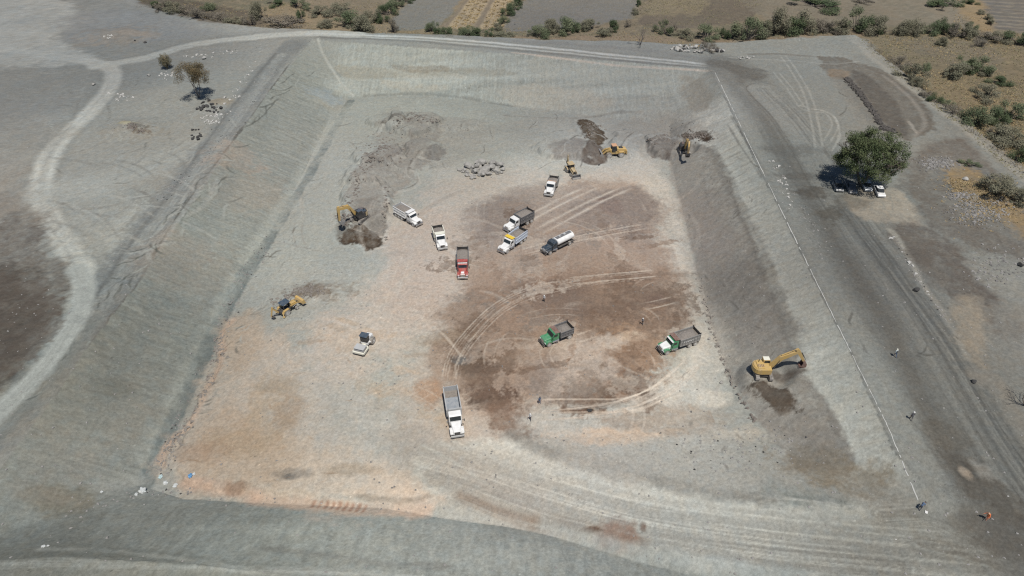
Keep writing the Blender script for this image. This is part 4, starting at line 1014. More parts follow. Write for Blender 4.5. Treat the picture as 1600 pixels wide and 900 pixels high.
dump_truck('white dump truck nosing right beside the digger mound, three rear axles, heaped with soil', 8.0, (656.5,354.5), (622,334), axles=3, seed=1, canopy='white', visor='white', inner='lightgrey', stack=False, grille='black')
dump_truck('short white dump truck facing the camera between the white three-axle truck and the red truck', 6.6, (692,391), (684.5,368.5), axles=1, seed=2, canopy='cream', body='cream', load='flat', grille='black', stack=False, ribs=5, top=2.6, inner='black', bumper='lightgrey')
dump_truck('red dump truck with white bonnet stripe facing the camera, loaded with grey soil', 8.3, (723.4,438), (723.5,402), hood='red', cab='red', body='grey', canopy='red', seed=3, load='flat', roof='white', inner='black', visor='red')
dump_truck('white truck with dark grey ribbed dump body beside the yellow-topped white truck', 8.0, (792,362), (827,344), body='grey', seed=4, load='flat', loadtop=.12, top=2.9, stack=False, ribs=9, inner='black')
dump_truck('white dump truck with bright yellow cab shield and pale blue body next to the tanker', 8.0, (783.5,396), (816,373), body='paleblue', canopy='sign', seed=5, ribs=9, top=2.75, inner='black', hoodlen=1.9)
dump_truck('short white dump truck with orange headboard standing alone below the tan backhoe', 6.4, (857,307), (865,290), axles=1, body='midgrey', headboard='peach', seed=6, load='flat', ribs=5, top=2.55, inner='black', grille='black', stack=False, bumper='lightgrey')
dump_truck('small green dump truck with rusty cab shield on the damp brown soil', 6.5, (849,538), (887,523), hood='green', cab='green', body='grey', canopy='rust', axles=1, seed=7, ribs=5, top=2.5, stack=False, inner='black', bumper='black', loadtop=-.05, hoodlen=1.6)
dump_truck('green and white dump truck with lettered grey body at the edge of the dark bank', 8.2, (1029,551), (1085.5,532.5), hood='white', fender='green', cab='green', body='midgrey', canopy='rust', seed=8, letters=True, inner='black', bumper='black', visor='white')
dump_truck('white dump truck with empty scraped grey bed driving towards the camera', 9.3, (715.5,685), (705,622), body='lightgrey', seed=9, load='empty', inner='lightgrey', bumper='lightgrey', ribs=8, grille='black', hoodlen=2.1)
# red truck: the white panel on its bonnet
rt = [o for o in COLL.objects if o.name.startswith('dump_truck') and o.parent is None and o.get('label', '').startswith('red')][0]
hd = [c for c in rt.children if c.name.startswith('hood')][0]
MB().hexa([(3.2,-.34,1.545),(3.72,-.32,1.45),(3.72,.32,1.45),(3.2,.34,1.545),(3.2,-.34,1.66),(3.72,-.32,1.55),(3.72,.32,1.55),(3.2,.34,1.66)]).build('hood_panel', M['white'], hd)

def tanker():
    t = thing('tanker_truck', 'water tanker truck with dark navy cab and long white tank', 'truck')
    T = 8.4
    put_fr(t, (850,397), (890.5,377))
    xc, xh0 = truck_front(t, T, 'navy', 'navy', stack=False, grille='lightgrey', bumper='black', hoodlen=1.7, cablen=1.4, roofz=2.45)
    b0, b1 = -T / 2, xc - .25
    prof = [(1.14 * math.cos(a), 1.95 + .82 * math.sin(a)) for a in [2 * math.pi * k / 24 for k in range(24)]]
    m = MB(); A = [m.bm.verts.new((b0 + .1, y, z)) for y, z in prof]; B = [m.bm.verts.new((b1, y, z)) for y, z in prof]
    A0 = [m.bm.verts.new((b0, y * .86, 1.95 + (z - 1.95) * .86)) for y, z in prof]; B0 = [m.bm.verts.new((b1 + .1, y * .86, 1.95 + (z - 1.95) * .86)) for y, z in prof]
    for r0, r1 in ((A0, A), (A, B), (B, B0)):
        for k in range(24): m.bm.faces.new((r0[k], r0[(k + 1) % 24], r1[(k + 1) % 24], r1[k]))
    m.bm.faces.new(A0); m.bm.faces.new(B0)
    tk = m.build('tank', M['white'], t, smooth=False)
    MB().box(b0 + .3, b1 - .1, -.42, .42, 2.70, 2.80, .02).build('walkway', M['grey'], tk)
    MB().cyl((b0 + 2.2, 0, 2.8), (b0 + 2.2, 0, 2.98), .3).cyl((b0 + 3.6, 0, 2.8), (b0 + 3.6, 0, 2.94), .22).build('hatch', M['lightgrey'], tk)
    for k in range(3):
        x = b0 + .7 + k * 1.7; MB().box(x, x + .12, -.8, .8, .9, 1.3, .0).build('saddle', M['black'], t)
    for s in (-1, 1):
        y0, y1 = sorted((s * .75, s * 1.2)); MB().box(b0 + .2, b1, y0, y1, .84, .90, .01).build('side_step', M['black'], t)
        wheel(t, b0 + 1.35, s * .9, .5, .56)
    MB().box(b0 - .12, b0 + .1, -1.1, 1.1, .55, .7, .01).build('rear_bumper', M['black'], t)
tanker()

# ------------------------------------------------------------------ excavators
def track_pair(t, ang, L=4.0, gauge=2.3, w=.6, h=.9):
    rot = Matrix.Rotation(ang, 4, 'Z')
    for s in (-1, 1):
        pr = []
        for k in range(9):
            a = -math.pi / 2 + math.pi * k / 8; pr.append((L / 2 - h / 2 + h / 2 * math.cos(a), h / 2 + h / 2 * math.sin(a)))
        for k in range(9):
            a = math.pi / 2 + math.pi * k / 8; pr.append((-L / 2 + h / 2 + h / 2 * math.cos(a), h / 2 + h / 2 * math.sin(a)))
        m = MB().prism(pr, s * gauge / 2 - w / 2, s * gauge / 2 + w / 2)
        for k in range(13):
            x = -L / 2 + .45 + k * (L - .9) / 12; m.box(x - .05, x + .05, s * gauge / 2 - w / 2, s * gauge / 2 + w / 2, h + .002, h + .035, .0)
        tr = m.xform(rot).build('track', M['track'], t)
        y0, y1 = sorted((s * (gauge / 2 + w / 2 + .004), s * (gauge / 2 + w / 2 + .03)))
        MB().box(-L / 2 + .5, L / 2 - .5, y0, y1, .28, .62, .0).xform(rot).build('track_frame', M['black'], tr)
    MB().box(-1.1, 1.1, -gauge / 2 + w / 2, gauge / 2 - w / 2, .35, .95, .05).xform(rot).cyl((0, 0, .95), (0, 0, 1.12), .75, seg=18).build('undercarriage', M['black'], t)

def excavator(label, c, rz, trackang, boom, rooftop='yellow', paint='yellow', bucket='steel', housetop=None, cwpaint=None, housepaint=None):
    """boom: x,z of foot, knee, tip, stick end; the last is where the bucket hangs"""
    t = thing('excavator', label, 'excavator', group='tracked excavators in the pit')
    p = W(*c); put(t, p, rz)
    track_pair(t, trackang)
    bd = MB()
    pr = []
    for k in range(9):
        a = math.pi * .5 + math.pi * k / 8; pr.append((-.75 + 1.15 * math.cos(a), 1.30 * math.sin(a)))
    pr = [(1.0, 1.30)] + pr + [(1.0, -1.30)]
    lo_ = [bd.bm.verts.new((x, y, 1.13)) for x, y in pr]; hi_ = [bd.bm.verts.new((x, y, 2.15)) for x, y in pr]; tp = [bd.bm.verts.new((x * .95, y * .92, 2.3)) for x, y in pr]
    n = len(pr)
    for r0, r1 in ((lo_, hi_), (hi_, tp)):
        for k in range(n): bd.bm.faces.new((r0[k], r0[(k + 1) % n], r1[(k + 1) % n], r1[k]))
    bd.bm.faces.new(lo_[::-1]); bd.bm.faces.new(tp)
    hs = bd.build('house', M[housepaint or paint], t)
    MB().box(-1.35, -.1, -.95, .9, 2.303, 2.46, .05).build('engine_cover', M[housetop or paint], hs)
    vt = MB()
    for k in range(4): vt.box(-1.25 + k * .28, -1.12 + k * .28, -.75, -.1, 2.463, 2.48, .0)
    vt.build('vent_slats', M['rust'], hs)
    MB().cyl((-.9, .55, 2.45), (-.9, .55, 2.95), .07, seg=10).build('exhaust_pipe', M['black'], hs)
    cw = []
    for k in range(9):
        a = math.pi * .5 + math.pi * k / 8; cw.append((-.95 + 1.05 * math.cos(a), 1.33 * math.sin(a)))
    cb = MB(); A = [cb.bm.verts.new((x, y, 1.2)) for x, y in cw]; B = [cb.bm.verts.new((x, y, 2.1)) for x, y in cw]
    for k in range(8): cb.bm.faces.new((A[k], A[k + 1], B[k + 1], B[k]))
    cb.bm.faces.new((A[8], A[0], B[0], B[8])); cb.bm.faces.new(A[::-1]); cb.bm.faces.new(B)
    cb.build('counterweight', M[cwpaint or paint], t)
    cab = MB().prism([(-.2, 1.5), (1.15, 1.5), (1.25, 1.9), (.95, 3.0), (-.2, 3.0)], .32, 1.28, .05).build('cab', M['black' if rooftop == 'bluegrey' else paint], t)
    MB().box(-.17, .92, .36, 1.24, 3.003, 3.06, .02).build('cab_roof', M[rooftop], cab)
    MB().hexa([(1.255,.4,1.95),(1.27,.4,1.95),(1.27,1.2,1.95),(1.255,1.2,1.95),(.97,.4,2.93),(.985,.4,2.94),(.985,1.2,2.94),(.97,1.2,2.93)]).build('windshield', M['glass'], cab)
    for y0, y1 in ((1.283, 1.295), (.305, .317)):
        MB().prism([(0, 1.95), (1.1, 1.95), (.86, 2.88), (0, 2.88)], y0, y1).build('window', M['glass'], cab)
    F, K, Tp, S, Bk = [Vector((x, -.12, z)) for x, z in boom]
    m = MB(); m.bar(F, K, .50, .68, .50, .88); m.bar(K + (K - F).normalized() * -.02, Tp, .48, .86, .42, .52); m.cyl(K + Vector((0,-.26,0)), K + Vector((0,.26,0)), .45, seg=14)
    bo = m.build('boom', M[paint], t)
    st = MB(); back = Tp + (Tp - S).normalized() * .7
    st.bar(back, Tp, .36, .42, .42, .66); st.bar(Tp, S, .42, .66, .32, .38); st.cyl(Tp + Vector((0,-.21,0)), Tp + Vector((0,.21,0)), .2, seg=12)
    st.build('stick', M[paint], t)
    for s in (-1, 1):
        q = F.lerp(K, .85) + Vector((0, s * .30, -.1)); m = MB(); f0 = Vector((F.x + .55, s * .30 - .12, F.z - .45)); md = f0.lerp(q, .55)
        m.cyl(f0, md, .1, seg=10).cyl(md, q, .06, seg=10).build('hydraulic_cylinder', M['black'], bo)
    up = (K - F).cross(Vector((0, 1, 0))).normalized(); up = up if up.z > 0 else -up
    a = K.lerp(Tp, .15) + up * .6; md = a.lerp(back, .55)
    MB().cyl(a, md, .11, seg=10).cyl(md, back, .06, seg=10).build('hydraulic_cylinder', M[paint], bo)
    # bucket, hung from the stick end towards Bk
    d = (Bk - S).normalized(); e = Vector((-d.z, 0, d.x))
    if e.x > 0: e = -e                                # the open side faces back to the machine
    L = 1.25
    pf = [S + d * -.12 - e * .12, S + d * .55 - e * .32, S + d * L - e * .1, S + d * (L + .05) + e * .35, S + d * .9 + e * .85, S + d * .8 + e * .82, S + d * (L - .12) + e * .32, S + d * (L - .1) + e * 0.0, S + d * .55 - e * .2, S + d * .0 + e * .15]
    bk = MB().prism([(v.x, v.z) for v in pf], -.62, .38)
    side = [S + d * -.1 - e * .1, S + d * .55 - e * .30, S + d * (L - .05) - e * .08, S + d * (L) + e * .33, S + d * .86 + e * .82, S + d * .0 + e * .15]
    for y0, y1 in ((-.64, -.623), (.383, .40)): bk.prism([(v.x, v.z) for v in side], y0, y1)
    for k in range(5):
        y = -.58 + k * .23; q = S + d * .85 + e * .83; bk.bar((q.x, y, q.z), (q.x + e.x * .22 - d.x * .05, y, q.z + e.z * .22 - d.z * .05), .09, .06)
    bk.build('bucket', M[bucket], t)
    lk = MB(); q = Tp.lerp(S, .2) - e * .38; r = S - e * .34 - d * .15
    lk.cyl(q, q.lerp(r, .6), .09, seg=10).cyl(q.lerp(r, .6), r, .05, seg=10).build('hydraulic_cylinder', M['black'], t)
    return t

def bearing(a, b):
    p, q = W(*a), W(*b)
    return math.atan2(q[1] - p[1], q[0] - p[0])

rz = bearing((1190,584), (1257,570))
_b, _t = W3(1190,584), W3(1257,570)
_L, _dz = math.hypot(_t.x - _b.x, _t.y - _b.y), _t.z - _b.z
excavator('yellow excavator on the right digging at the foot of the pale bank, boom stretched right', (1190,584), rz, R(86) - rz, [(.75,1.75),(2.4,4.1),(_L - 1.9,max(4.9, _dz + 3.3)),(_L - .5,_dz + 1.15),(_L - .1,_dz + .2)], rooftop='cream', bucket='rust')
rz = bearing((563,343), (543,357))
excavator('excavator with dark roof on the mound beside the white trucks, boom folded above damp soil', (563,343), rz, R(-117) - rz, [(.75,1.75),(2.6,4.6),(5.0,4.9),(5.2,1.9),(4.7,.6)], rooftop='bluegrey', bucket='steel', housetop='bluegrey', cwpaint='dullyellow', housepaint='black')
rz = bearing((1068,238), (1072.5,254))
excavator('excavator at the far right corner of the pit facing the camera with raised boom', (1068,238), rz, .12, [(.75,1.75),(2.5,4.8),(5.3,5.2),(6.3,3.0),(6.1,1.9)], rooftop='bluegrey', bucket='black', housetop='black', cwpaint='yellow', housepaint='black')

# ------------------------------------------------------------------ wheel loader
def loader():
    t = thing('wheel_loader', 'big yellow wheel loader pushing its bucket into the dark heap', 'loader')
    put(t, W(957, 243.5), bearing((972,247), (932,245)))
    MB().box(-3.4, -.5, -.75, .75, .8, 1.6, .06).build('rear_frame', M['yellow'], t)
    h = MB().hexa([(-3.5,-.8,1.6),(-.9,-.8,1.6),(-.9,.8,1.6),(-3.5,.8,1.6),(-3.45,-.72,2.25),(-.9,-.75,2.5),(-.9,.75,2.5),(-3.45,.72,2.25)], .08).build('engine_hood', M['yellow'], t)
    MB().box(-2.6, -1.5, -.5, .5, 2.42, 2.47, .01).build('vent', M['black'], h)
    MB().cyl((-1.6, .4, 2.4), (-1.6, .4, 3.0), .09, seg=10).build('exhaust_pipe', M['black'], h)
    MB().box(-3.75, -3.45, -1.1, 1.1, .8, 1.9, .08).build('counterweight', M['yellow'], t)
    c = MB().prism([(-.85, 1.6), (.35, 1.6), (.5, 2.2), (.35, 3.25), (-.75, 3.25)], -.72, .72, .05).build('cab', M['black'], t)
    MB().box(-.9, .5, -.82, .82, 3.253, 3.36, .04).build('cab_roof', M['peach'], c)
    for s in (-1, 1):
        y0, y1 = sorted((s * .723, s * .735)); MB().prism([(-.7, 2.0), (.35, 2.0), (.28, 3.15), (-.65, 3.15)], y0, y1).build('window', M['glass'], c)
        y0, y1 = sorted((s * .55, s * 1.45))
        MB().prism([(-2.9, 1.2), (-2.75, 1.65), (-1.45, 1.65), (-1.25, 1.2), (-1.3, 1.15), (-1.5, 1.56), (-2.7, 1.56), (-2.85, 1.15)], y0, y1).build('fender', M['yellow'], t)
        wheel(t, -2.05, s * 1.1, .8, .6, .5, 'rim'); wheel(t, 1.35, s * 1.1, .8, .6, .5, 'rim')
        MB().bar((.75, s * .55, 2.1), (2.2, s * .6, 1.9), .2, .45, .2, .4).bar((2.18, s * .6, 1.9), (3.3, s * .6, .8), .2, .38, .2, .3).build('lift_arm', M['yellow'], t)
        MB().cyl((.8, s * .4, 1.1), (1.6, s * .42, 1.4), .1, seg=10).cyl((1.6, s * .42, 1.4), (2.3, s * .45, 1.7), .06, seg=10).build('hydraulic_cylinder', M['chrome'], t)
    MB().box(-.5, 1.9, -.55, .55, .75, 1.5, .06).box(.5, 1.0, -.6, .6, 1.5, 2.2, .05).build('front_frame', M['yellow'], t)
    MB().bar((.9, 0, 2.0), (2.3, 0, 2.35), .2, .25).bar((2.28, 0, 2.33), (3.2, 0, 1.3), .18, .22).build('bucket_linkage', M['yellow'], t)
    pf = [(3.2, .35), (4.6, .22), (4.62, .28), (3.35, .45), (3.12, .9), (3.3, 1.45), (3.75, 1.75), (3.7, 1.82), (3.2, 1.55), (2.98, .9)]
    b = MB().prism(pf, -1.5, 1.5)
    for y0, y1 in ((-1.52, -1.503), (1.503, 1.52)): b.prism([(3.1, .4), (4.5, .25), (3.75, 1.75), (3.2, 1.5), (2.98, .9)], y0, y1)
    b.build('bucket', M['steel'], t)
loader()

# ------------------------------------------------------------------ backhoe loaders
def backhoe(label, c, rz, paint, roof, hoe, bucketpaint, bucket_up=0.0):
    t = thing('backhoe_loader', label, 'backhoe', group='backhoe loaders in the pit')
    put(t, W(*c), rz)
    MB().box(-1.5, 2.0, -.4, .4, .6, 1.05, .04).build('chassis', M['black'], t)
    h = MB().hexa([(.45,-.45,1.0),(2.15,-.42,.95),(2.15,.42,.95),(.45,.45,1.0),(.45,-.44,1.85),(2.1,-.36,1.55),(2.1,.36,1.55),(.45,.44,1.85)], .07).build('hood', M[paint], t)
    MB().box(2.153, 2.18, -.3, .3, 1.0, 1.45, .01).build('grille', M['black'], h)
    MB().cyl((1.3, .18, 1.65), (1.3, .18, 2.25), .05, seg=8).build('exhaust_pipe', M['black'], h)
    c_ = MB()
    for x, y in ((-1.1, .7), (-1.1, -.7), (.4, .7), (.4, -.7)): c_.bar((x, y, 1.1), (x * .92, y * .95, 2.65), .09, .09)
    c_.box(-1.15, .45, -.75, .75, 1.02, 1.14, .02).box(-.75, -.2, -.3, .3, 1.142, 1.5, .05).box(-.85, -.72, -.28, .28, 1.5, 2.0, .04)
    cab = c_.build('cab', M['black'], t)
    MB().box(-1.25, .6, -.82, .82, 2.65, 2.76, .05).build('cab_roof', M[roof], cab)
    MB().hexa([(.40,-.62,1.3),(.415,-.62,1.3),(.415,.62,1.3),(.40,.62,1.3),(.37,-.6,2.6),(.385,-.6,2.6),(.385,.6,2.6),(.37,.6,2.6)]).build('windshield', M['glass'], cab)
    for s in (-1, 1):
        wheel(t, -.75, s * .92, .72, .45, .5, 'rim'); wheel(t, 1.65, s * .85, .42, .3, .5, 'rim')
        y0, y1 = sorted((s * .66, s * 1.15))
        MB().prism([(-1.6, 1.0), (-1.35, 1.5), (-.2, 1.5), (.05, 1.1), (0, 1.05), (-.25, 1.42), (-1.3, 1.42), (-1.55, .95)], y0, y1).build('fender', M[paint], t)
        MB().bar((.35, s * .62, 1.5), (2.2, s * .62, 1.15 + bucket_up * .5), .12, .24).bar((2.18, s * .62, 1.15 + bucket_up * .5), (2.95, s * .62, .5 + bucket_up), .12, .22).build('loader_arm', M[paint], t)
        MB().cyl((.9, s * .62, .9), (2.1, s * .62, 1.05 + bucket_up * .4), .06, seg=8).build('hydraulic_cylinder', M['chrome'], t)
        MB().bar((-1.55, s * .65, 1.2), (-1.75, s * 1.15, .5), .14, .14).box(-1.95, -1.55, s * 1.2 - .18, s * 1.2 + .18, .36, .46, .01).build('stabiliser', M[paint], t)
    u = bucket_up
    b = MB().prism([(2.9, .12 + u), (3.75, .06 + u), (3.77, .12 + u), (3.0, .22 + u), (2.88, .6 + u), (3.05, .98 + u), (3.4, 1.1 + u), (3.38, 1.16 + u), (2.98, 1.05 + u), (2.78, .6 + u)], -1.15, 1.15)
    for y0, y1 in ((-1.17, -1.153), (1.153, 1.17)): b.prism([(2.9, .14 + u), (3.7, .08 + u), (3.38, 1.1 + u), (3.0, 1.0 + u), (2.8, .6 + u)], y0, y1)
    b.build('front_bucket', M[bucketpaint], t)
    F, K, S, B = [Vector((x, y, z)) for x, y, z in hoe]
    MB().box(-1.75, -1.45, -.7, .7, .65, 1.25, .03).bar((-1.6, 0, .9), F, .3, .4).build('swing_frame', M['black'], t)
    MB().bar(F, K, .22, .32, .2, .26).build('backhoe_boom', M[paint], t)
    MB().bar(K + (K - S).normalized() * .35, S, .2, .3, .16, .2).build('backhoe_stick', M[paint], t)
    MB().cyl(F + Vector((0, .17, .25)), F.lerp(K, .6) + Vector((0, .17, .25)), .07, seg=8).cyl(F.lerp(K, .6) + Vector((0, .17, .25)), K + Vector((0, .1, .1)), .04, seg=8).build('hydraulic_cylinder', M['black'], t)
    m = MB(); d = B - S
    m.prism([(0, .1), (.15, -.35), (.5, -.55), (.75, -.3), (.68, -.28), (.46, -.44), (.22, -.28), (.12, .1)], -.3, .3)
    for y0, y1 in ((-.32, -.303), (.303, .32)): m.prism([(0, .1), (.15, -.33), (.5, -.53), (.72, -.3), (.12, .1)], y0, y1)
    m.build('backhoe_bucket', M['black'], t, loc=S, rot=(0, 0, 0))
    return t
backhoe('faded yellow backhoe loader with tan canopy between the lone short truck and wheel loader', (892,270), bearing((885,260.5), (901.5,279)), 'dullyellow', 'dullyellow', [(-1.9,0,1.1),(-2.5,.1,3.6),(-2.9,.1,2.0),(-2.7,.1,1.4)], 'steel')
backhoe('yellow backhoe loader with dark roof working at the left edge of the floor', (450,487), bearing((436,492.5), (464,477)), 'yellow', 'bluegrey', [(-1.9,.1,1.1),(-3.0,.2,2.7),(-3.6,.2,1.0),(-3.4,.2,.5)], 'yellow', .35)

# ------------------------------------------------------------------ soil compactor
def roller():
    t = thing('road_roller', 'white soil compactor with a dark cab roof parked on the pale floor', 'roller')
    put(t, W(571, 541.5), bearing((578,532), (566.5,549)))
    MB().lathe([(-1.02, .62), (-1.0, .74), (1.0, .74), (1.02, .62)], 28).xform(Matrix.Translation((1.75, 0, .74))).build('drum', M['steel'], t)
    f = MB()
    for s in (-1, 1):
        y0, y1 = sorted((s * 1.04, s * 1.2)); f.box(.75, 2.7, y0, y1, .55, 1.0, .03)
    f.box(2.5, 2.8, -1.038, 1.038, .6, 1.0, .03); f.box(.6, .95, -1.038, 1.038, .6, 1.05, .03); f.box(.1, .6, -.35, .35, .6, .95, .03)
    fr = f.build('drum_frame', M['cream'], t)
    MB().box(1.0, 2.45, -1.0, 1.0, 1.50, 1.54, .0).build('drum_cover', M['lightgrey'], fr)
    MB().hexa([(-2.4,-.7,.8),(-.7,-.75,.8),(-.7,.75,.8),(-2.4,.7,.8),(-2.3,-.55,1.6),(-.7,-.65,1.95),(-.7,.65,1.95),(-2.3,.55,1.6)], .1).build('engine_hood', M['white'], t)
    MB().box(-1.0, .25, -.75, .75, .65, 1.25, .05).build('platform', M['white'], t)
    c = MB().prism([(-.75, 1.25), (.2, 1.25), (.3, 1.8), (.2, 2.75), (-.7, 2.75)], -.7, .7, .04).build('cab', M['black'], t)
    MB().box(-.9, .42, -.82, .82, 2.753, 2.85, .04).build('cab_roof', M['bluegrey'], c)
    for s in (-1, 1):
        y0, y1 = sorted((s * .703, s * .715)); MB().prism([(-.65, 1.6), (.2, 1.6), (.15, 2.65), (-.62, 2.65)], y0, y1).build('window', M['glass'], c)
        wheel(t, -1.25, s * .98, .75, .55, .5, 'rim')
        y0, y1 = sorted((s * .66, s * 1.0)); MB().box(-1.0, -.3, y0, y1, 1.0, 1.12, .02).build('step', M['white'], t)
roller()

# ------------------------------------------------------------------ cars under the big tree
def car(name, label, cat, front, rear, paint, pickup=False, L=4.4):
    t = thing(name, label, cat, group='cars parked in the shade of the big tree')
    put_fr(t, front, rear)
    h = L / 2
    b = MB().prism([(-h, .35), (-h, .85), (-h + .25, .95), (h - .2, .82), (h, .65), (h, .32), (h - .35, .25), (-h + .3, .25)], -.86, .86, .06).build('body', M[paint], t)
    if pickup: pr = [(-.35, .93), (1.15, .86), (.65, 1.62), (-.25, 1.66)]
    else: pr = [(-h + .35, .94), (1.05, .86), (.35, 1.40), (-1.1, 1.42)]
    c = MB().prism(pr, -.72, .72, .04).build('cabin', M['glass'], b)
    rf = [pr[3], pr[2]]
    MB().box(rf[0][0] + .03, rf[1][0] - .03, -.69, .69, rf[1][1] + .012, rf[1][1] + .05, .01).build('roof', M[paint], b)
    if pickup: MB().box(-h + .12, -.5, -.7, .7, .955, .985, .0).build('bed_liner', M['black'], b)
    for s in (-1, 1):
        y0, y1 = sorted((s * .5, s * .82)); MB().box(h + .003, h + .02, y0, y1, .5, .66, .0).build('headlight', M['lamp'], b)
        wheel(t, h - .85, s * .78, .33, .2, .6); wheel(t, -h + .85, s * .78, .33, .2, .6)
    return t
car('parked_car', 'white car half out of the shade of the big tree', 'car', (1376.5,309), (1369,296), 'white')
car('pickup_truck', 'dark pickup with pale front peeking out below the crown of the big tree', 'pickup', (1332,302.5), (1324,289), 'grey', True, 4.9)
car('parked_car', 'black car deep in the shade at the left of the big tree', 'car', (1311,300), (1305,288), 'navy')
car('parked_car', 'silver car under the big tree just left of the white car', 'car', (1356,300), (1349,287.5), 'silver')

# ------------------------------------------------------------------ people
SKIN = mat('skin', (.30, .17, .11), .6, 0, .0)
_cl = {}
def cloth(c):
    k = tuple(c)
    if k not in _cl: _cl[k] = mat('cloth_%d' % len(_cl), c, .9, 0, .1)
    return _cl[k]
def figure(pose):
    """one continuous body grown from a skeleton: returns its joints and edges"""
    J = {}; E = []; Rr = {}
    def j(n, p, r): J[n] = Vector(p); Rr[n] = r
    lean, stride, bend, arms = pose['lean'], pose['stride'], pose['bend'], pose['arms']
    hip = .95 - .25 * pose.get('crouch', 0)
    j('pelvis', (0, 0, hip), .135)
    sp = Vector((math.sin(R(bend)), 0, math.cos(R(bend))))
    P = lambda d, y=0, f=0: J['pelvis'] + sp * d + Vector((f, y, 0))
    j('waist', P(.17), .125); j('chest', P(.36), .15); j('neck0', P(.50), .075); j('neck', P(.56, 0, .02), .055); j('head', P(.66, 0, .03), .088); j('crown', P(.76, 0, .03), .080); j('nose', P(.655, 0, .115), .022)
    E += [('pelvis','waist'),('waist','chest'),('chest','neck0'),('neck0','neck'),('neck','head'),('head','crown'),('head','nose')]
    for s, tag_ in ((1, 'l'), (-1, 'r')):
        f = stride * s; cr = pose.get('crouch', 0)
        j('hip' + tag_, (0, s * .10, hip - .06), .10); j('knee' + tag_, (f * .5 + .25 * cr, s * .12, .49 - .1 * cr), .065); j('ankle' + tag_, (f * 1.0 - .05, s * .13, .09), .045); j('toe' + tag_, (f + .14, s * .15, .035), .035)
        E += [('pelvis','hip' + tag_),('hip' + tag_,'knee' + tag_),('knee' + tag_,'ankle' + tag_),('ankle' + tag_,'toe' + tag_)]
        j('sho' + tag_, P(.46, s * .18), .07)
        a = arms[0 if s > 0 else 1]
        el = J['sho' + tag_] + Vector((math.sin(R(a[0])) * .29, s * math.sin(R(a[2])) * .29, -math.cos(R(a[0])) * .29 * math.cos(R(a[2]))))
        wr = el + Vector((math.sin(R(a[1])) * .25, s * math.sin(R(a[2])) * .10, -math.cos(R(a[1])) * .25))
        d = (wr - el).normalized()
        j('elb' + tag_, el, .047); j('wri' + tag_, wr, .032); j('palm' + tag_, wr + d * .08, .034)
        E += [('neck0','sho' + tag_),('sho' + tag_,'elb' + tag_),('elb' + tag_,'wri' + tag_),('wri' + tag_,'palm' + tag_)]
        w = Vector((0, 1, 0)).cross(d); w = w.normalized() if w.length > .1 else Vector((1, 0, 0))
        for k, (o, ln) in enumerate(((-.03, .065), (-.01, .078), (.01, .072), (.03, .058))):
            b0 = wr + d * .10 + w * o; j('f%d%s' % (k, tag_), b0, .0095); j('g%d%s' % (k, tag_), b0 + d * ln + Vector((0, -s * .02, 0)), .008)
            E += [('palm' + tag_, 'f%d%s' % (k, tag_)), ('f%d%s' % (k, tag_), 'g%d%s' % (k, tag_))]
        j('th' + tag_, wr + d * .07 + w * .055, .011); E += [('wri' + tag_, 'th' + tag_)]
    return J, E, Rr
